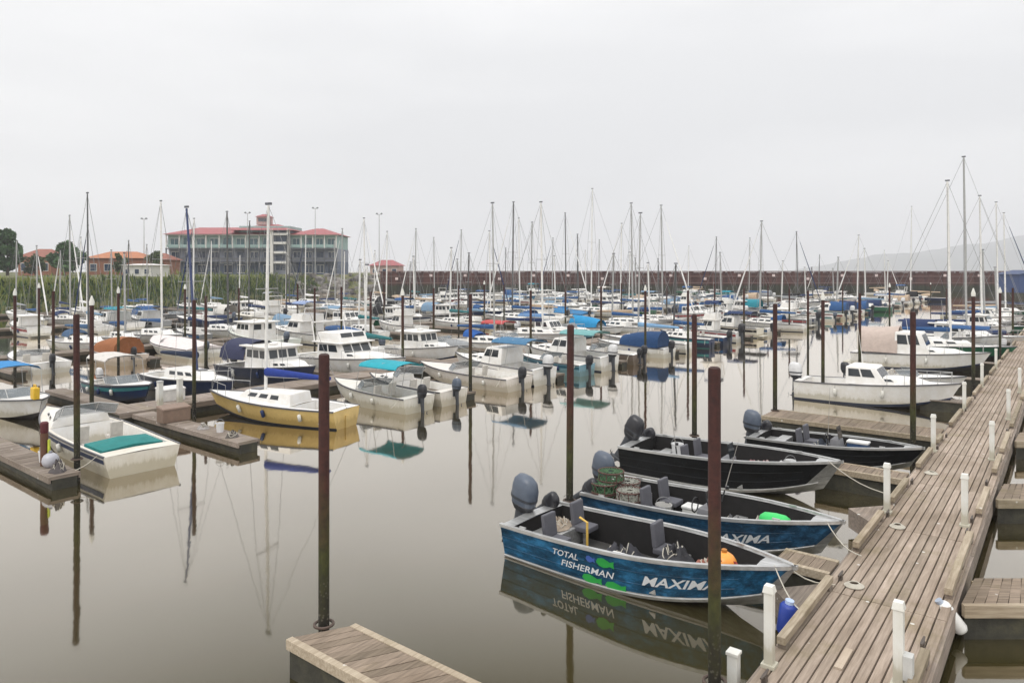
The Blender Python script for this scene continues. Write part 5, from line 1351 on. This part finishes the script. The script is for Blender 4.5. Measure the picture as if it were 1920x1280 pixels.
pl = ('green netted crab pot, lower one at the outer stern corner', 'green netted crab pot, upper one at the outer stern corner', 'pale netted crab pot, lower one nearest the bow in the stack', 'pale netted crab pot, upper one nearest the bow in the stack', 'green netted crab pot, lower one on the inner side of the stack', 'pale netted crab pot, upper one on the inner side of the stack', 'green netted crab pot lying topmost of the stack')
for k, ((u, y, z), lb_) in enumerate(zip(pots, pl)): crab_pot(lb_, in_boat(r2, h2, u, y, z), k * .7, 0 if 'green' in lb_ else 1)
# buckets, bags and gear
def bucket(label, p, c, key, r=.15, hh=.34):
    t = thing('bucket', label, 'bucket', p)
    MB().lathe([(r * .8, 0), (r, hh), (r * 1.06, hh), (r * 1.06, hh - .03), (r * .94, hh - .02), (r * .76, .02)], n=16).obj('pail', M_plain(key, c, .45), t)
    MB().tube([(r * math.cos(a), 0, hh + r * .9 * math.sin(a)) for a in [k * math.pi / 8 for k in range(9)]], .008, 5).obj('handle', WIRE, t)
bucket('pale grey bucket in the stern of the second blue boat', in_boat(r2, h2, .30, .05, .16), (.55, .54, .52), 'pail_grey', .2, .42)
bucket('white bucket in the black hulled boat', in_boat(r3, h3, .22, .3, .5), (.70, .70, .70), 'pail_white', .19, .4)
bucket('small white bucket on the bow platform of the black hulled boat', in_boat(r3, h3, .80, .2, .60), (.72, .70, .68), 'pail_white')
bucket('dark bucket in the low dark boat', in_boat(r4, h4, .6, .1, .3), (.06, .06, .07), 'pail_dark')
def heap(label, p, c, key, n=26, r=.3, seed=1, name='gear_heap', cat='fishing gear', hh=.3):
    # a crumpled mound of cloth and net with loose turns of line over it
    t = thing(name, label, cat, p, seed); g = random.Random(seed); b = MB(); R0 = r * 1.15
    ph = [g.uniform(0, 6.3) for _ in range(6)]
    def z(a, q): return max(.0, hh * (1 - q ** 2.2) * (.62 + .25 * math.sin(3 * a + ph[0] + q * 4) + .2 * math.sin(5 * a + ph[1] - q * 7) + .14 * math.sin(9 * a + ph[2] + q * 11)))
    rings = []
    for i in range(9):
        q = .02 + .98 * i / 8
        rings.append([Vector((R0 * q * (1 + .18 * math.sin(2 * a + ph[3]) + .1 * math.sin(5 * a + ph[4])) * math.cos(a), .85 * R0 * q * (1 + .15 * math.sin(3 * a + ph[5])) * math.sin(a), z(a, q) + .004)) for a in [k * math.tau / 26 for k in range(26)]])
    b.loft(rings[::-1], 0, True)
    o = b.obj('bundle', M_plain(key, c, .85, 0, .6, 9), t, 50)
    l_ = MB()
    for k in range(3):
        cx, cy, rr_ = g.uniform(-.25, .25) * R0, g.uniform(-.25, .25) * R0, R0 * g.uniform(.35, .6)
        pts = []
        for j in range(19):
            a = j * math.tau / 18 * 1.0; x, y = cx + rr_ * math.cos(a) * (1 + .2 * math.sin(3 * a + k)), cy + rr_ * .8 * math.sin(a)
            pts.append((x, y, z(math.atan2(y, x), min(1, math.hypot(x, y / .85) / R0)) + .015))
        l_.tube(pts, .011, 5)
    l_.obj('line', ROPE, o)
for k, (u, y, c, lb_) in enumerate(((.62, .25, (.45, .24, .25), 'pink and red net gear amidships in the black hulled boat'), (.70, -.2, (.50, .30, .30), 'faded pink net gear on the near side of the black hulled boat'), (.77, .1, (.70, .66, .66), 'heap of white floats near the bow of the black hulled boat'), (.50, -.35, (.35, .33, .34), 'grey gear beside the console of the black hulled boat'))):
    heap(lb_, in_boat(r3, h3, u, y, .61 if u > .68 else .47), c, 'gear_%d' % k, 30, .27, k)
heap('brown rope and bags on the floor of the nearest blue boat', in_boat(r1, h1, .66, -.2, .16), (.30, .22, .17), 'gear_brown', 30, .4, 9, hh=.42)
heap('dark tackle bags amidships in the nearest blue boat', in_boat(r1, h1, .40, .1, .16), (.05, .05, .06), 'gear_dark', 24, .5, 10, hh=.4)
heap('grey tackle amidships in the second blue boat', in_boat(r2, h2, .62, -.1, .3), (.16, .16, .17), 'gear_slate', 26, .45, 11, hh=.4)
heap('dark bundled gear in the low dark boat', in_boat(r4, h4, .45, 0, .25), (.05, .06, .08), 'gear_navy', 30, .5, 12, hh=.5)
def fender(label, a, b, r, c, key, cap_c):
    a, b = Vector(a), Vector(b); t = thing('boat_fender', label, 'fender', a); d = b - a
    pr = [(0, .25), (.04, .8), (.12, 1), (.88, 1), (.96, .8), (1, .25)]
    MB().tube([d * q for q, _ in pr], [r * k for _, k in pr], 12).obj('body', M_plain(key, c, .4, 0, .15), t, 60)
    MB().tube([d * -.09, d * .02], r * .5, 10).obj('end_cap', M_plain(key + '_cap', cap_c, .45), t)
    return t
pb_ = at(1757, 1128, DECK - .02); fender('white fender with grey end hanging at the corner of the nearest side pier', pb_ + Vector((-.02, -.12, .05)), pb_ + Vector((.32, -.22, -.42)), .12, (.70, .69, .66), 'white_fender', (.35, .40, .48))
fender('blue fender hanging between the nearest blue boat and the walkway', ST(-1.15, .22, .72), ST(-1.15, .3, .16), .15, (.02, .05, .30), 'blue_fender', (.45, .55, .75))
# gear on the dock at the left edge
FZ = .40
t = thing('mooring_post', 'short dark red mooring post with a lime strap at the left edge', 'post', ST(-5.35, 21.3, 0)); t.rotation_euler = (0, 0, .3)
MB().lathe([(.11, -.5), (.11, 1.35), (.09, 1.42)], n=14).obj('shaft', M_plain('post_brown', (.10, .045, .025), .8, 0, .4), t)
MB().lathe([(.10, 1.4), (.115, 1.44), (.115, 1.7), (.08, 1.74)], n=14).obj('cap', M_plain('post_red', (.10, .018, .022), .7), t)
MB().box((.14, -.05, .85), (.05, .12, .7)).obj('strap', M_plain('lime_strap', (.50, .55, .05), .6), t, 0, .01)
buoy('grey round float on the dock at the left edge', ST(-5.3, 20.95, FZ + .2), .24, (.42, .42, .46), 'grey_float')
heap('dark tangled gear on the dock at the left edge', ST(-5.35, 20.2, FZ), (.08, .07, .07), 'gear_tar', 26, .24, 14, hh=.35)
bucket('white bucket on the dock at the left edge', ST(-5.2, 21.8, FZ), (.66, .64, .66), 'pail_white')
t = thing('jerry_can', 'yellow fuel can on the boat with the bright blue top', 'fuel can', ST(-2.6, 30.6, 1.0), ANG_OUT)
MB().box((0, 0, .25), (.42, .24, .5)).obj('body', M_plain('yellow_can', (.75, .47, .03), .5), t, 0, .05); MB().tube([(-.1, 0, .5), (-.1, 0, .6), (.12, 0, .6), (.12, 0, .5)], .025, 6).obj('handle', M_plain('yellow_can', (.75, .47, .03), .5), t); MB().lathe([(.04, .5), (.04, .58)], (.17, 0, 0), 8).obj('cap', RUBBER, t)
# teal deck cover, navy stripe strip and name strokes on the white boat at far left
lb0 = next(o for o in C.objects if o.get('label', '').startswith('long white boat with navy side stripe'))
hL = Hull(9.0, 2.5, .68, .98, .28, .84, .12, 2.3, .42, .93, 20, .45, .04)
sb_ = MB(); us = [.01 + .6 * k / 12 for k in range(13)]
for a, b in zip(us, us[1:]):
    sb_.add([hL.pt(a, .66, 1, .01), hL.pt(b, .66, 1, .01), hL.pt(b, .86, 1, .01), hL.pt(a, .86, 1, .01)], [(0, 1, 2, 3)])
sb_.obj('side_stripe', M_gel(NAVY), lb0, 40)
tarp(hL, .08, .24, .22, M_canvas((.02, .20, .19)), lb0, 'engine_cover', -.25)

def cooler(label, p, rz, c, key):
    t = thing('cooler_box', label, 'cooler', p, rz)
    MB().box((0, 0, .17), (.62, .36, .34)).obj('body', M_plain(key, c, .45), t, 0, .03)
    MB().box((0, 0, .375), (.66, .40, .07)).obj('lid', M_plain('cooler_lid', (.66, .66, .64), .45), t, 0, .025)
    for q in (-1, 1): MB().tube([(q * .31, -.1, .26), (q * .36, -.1, .22), (q * .36, .1, .22), (q * .31, .1, .26)], .012, 5).obj('handle', RUBBER, t)
cooler('grey cooler box amidships in the nearest blue boat', in_boat(r1, h1, .47, -.45, .16), ANG_IN, (.12, .13, .15), 'cooler_grey')
cooler('white cooler box in the second blue boat', in_boat(r2, h2, .42, .45, .16), ANG_IN, (.60, .60, .58), 'cooler_white')
cooler('blue cooler box in the low dark boat', in_boat(r4, h4, .66, -.1, .47), ANG_IN, (.03, .07, .16), 'cooler_blue')
def rod(label, p, lean):
    t = thing('fishing_rod', label, 'fishing rod', p)
    v = Vector(lean)
    MB().tube([(0, 0, 0), v * .18], .02, 6).obj('grip', RUBBER, t)
    MB().tube([v * .18, v * .6, v], [.011, .008, .004], 5).obj('blank', M_plain('rod_blank', (.30, .28, .25), .4), t)
    MB().lathe([(.01, -.04), (.05, -.035), (.05, .035), (.01, .04)], v * .22 + Vector((.04, 0, 0)), 10).obj('reel', MOTOR_B, t)
rod('fishing rod standing in the low dark boat', in_boat(r4, h4, .5, -.75, .62), (.1, .05, 2.0))
rod('fishing rod standing at the stern of the black hulled boat', in_boat(r3, h3, .3, -.9, .8), (-.25, -.1, 1.8))
rod('fishing rod leaning in the second blue boat', in_boat(r2, h2, .5, .8, .7), (.5, .2, 1.5))
# rope coils on the walkway
for k, (s_, t_, lb_) in enumerate(((.45, -.45, 'pale rope coil on the walkway by the nearest blue boat'), (4.3, -.5, 'pale rope coil on the walkway by the second white post'), (9.6, -.45, 'pale rope coil on the walkway short of the dark boat'))):
    t = thing('rope_coil', lb_, 'rope', ST(s_, t_, DECK), k)
    MB().tube([((.16 - .0011 * q) * math.cos(q * .42) * 1.1, (.16 - .0011 * q) * math.sin(q * .42), .018 + .0007 * q) for q in range(80)], .013, 5).obj('coil', ROPE, t)

def dock_box(label, s_, t_, z, c, key):
    t = thing('dock_box', label, 'dock box', ST(s_, t_, z), math.atan2(W.y, W.x))
    MB().hexa([(-.55, -.28, 0), (.55, -.28, 0), (.55, .28, 0), (-.55, .28, 0)], [(-.55, -.28, .5), (.55, -.28, .5), (.55, .28, .58), (-.55, .28, .58)]).obj('body', M_plain(key, c, .5), t, 0, .02)
    MB().hexa([(-.58, -.31, .505), (.58, -.31, .505), (.58, .31, .585), (-.58, .31, .585)], [(-.55, -.28, .565), (.55, -.28, .565), (.55, .28, .645), (-.55, .28, .645)]).obj('lid', M_plain(key, c, .5), t, 0, .015)
dock_box('white slant-lid dock box on the grey dock left of the yellow sailboat', 2.2, 28.75, .48, (.66, .65, .62), 'box_white')
dock_box('brown dock box on the short finger left of the yellow sailboat', .3, 24.6, .40, (.22, .15, .11), 'box_brown')
heap('grey tangle of hose and line on the short finger at left', ST(.3, 22.3, .40), (.28, .26, .25), 'gear_hose', 18, .22, 31, hh=.2)
heap('dark heap of netting near the end of the short finger at left', ST(.25, 20.2, .40), (.10, .09, .08), 'gear_net', 22, .22, 32, hh=.25)
bucket('pale bucket on the short finger at left', ST(.4, 21.3, .40), (.62, .60, .56), 'pail_white')

heap('tan canvas bundle on the stern box of the nearest blue boat', in_boat(r1, h1, .13, .1, .57), (.32, .26, .20), 'gear_canvas', 20, .3, 41, hh=.22)
heap('black waders and bags beside the bow platform of the nearest blue boat', in_boat(r1, h1, .60, .35, .47), (.03, .03, .035), 'gear_black', 26, .38, 42, hh=.32)
heap('red and brown float lines on the bow platform of the nearest blue boat', in_boat(r1, h1, .74, .15, .60), (.28, .10, .07), 'gear_redline', 22, .25, 43, hh=.16)
heap('green net bundle amidships in the second blue boat', in_boat(r2, h2, .50, -.4, .2), (.05, .11, .05), 'gear_greennet', 26, .3, 44, hh=.4)
heap('grey rope and anchor heap on the bow platform of the second blue boat', in_boat(r2, h2, .72, .3, .60), (.22, .21, .20), 'gear_anchor', 22, .25, 45, hh=.18)

# ------------------------------------------------------------------ the damp air over the river
hz = MB().box((500, 3000, 160), (9400, 6300, 322))
hz_o = hz.obj('haze', mat('damp_air', lambda nt, n, l, b: None), None, 0)
nt = hz_o.data.materials[0].node_tree
for nd in list(nt.nodes):
    if nd.type != 'OUTPUT_MATERIAL': nt.nodes.remove(nd)
pv = nt.nodes.new('ShaderNodeVolumePrincipled'); pv.inputs['Color'].default_value = (.92, .935, .98, 1); pv.inputs['Density'].default_value = .00030; pv.inputs['Anisotropy'].default_value = .2
nt.links.new(pv.outputs[0], nt.nodes['Material Output'].inputs['Volume'])
stuff(hz_o)
for o in C.objects:
    if o.type == 'MESH' and not o.data.materials: print('NO MATERIAL', o.name)
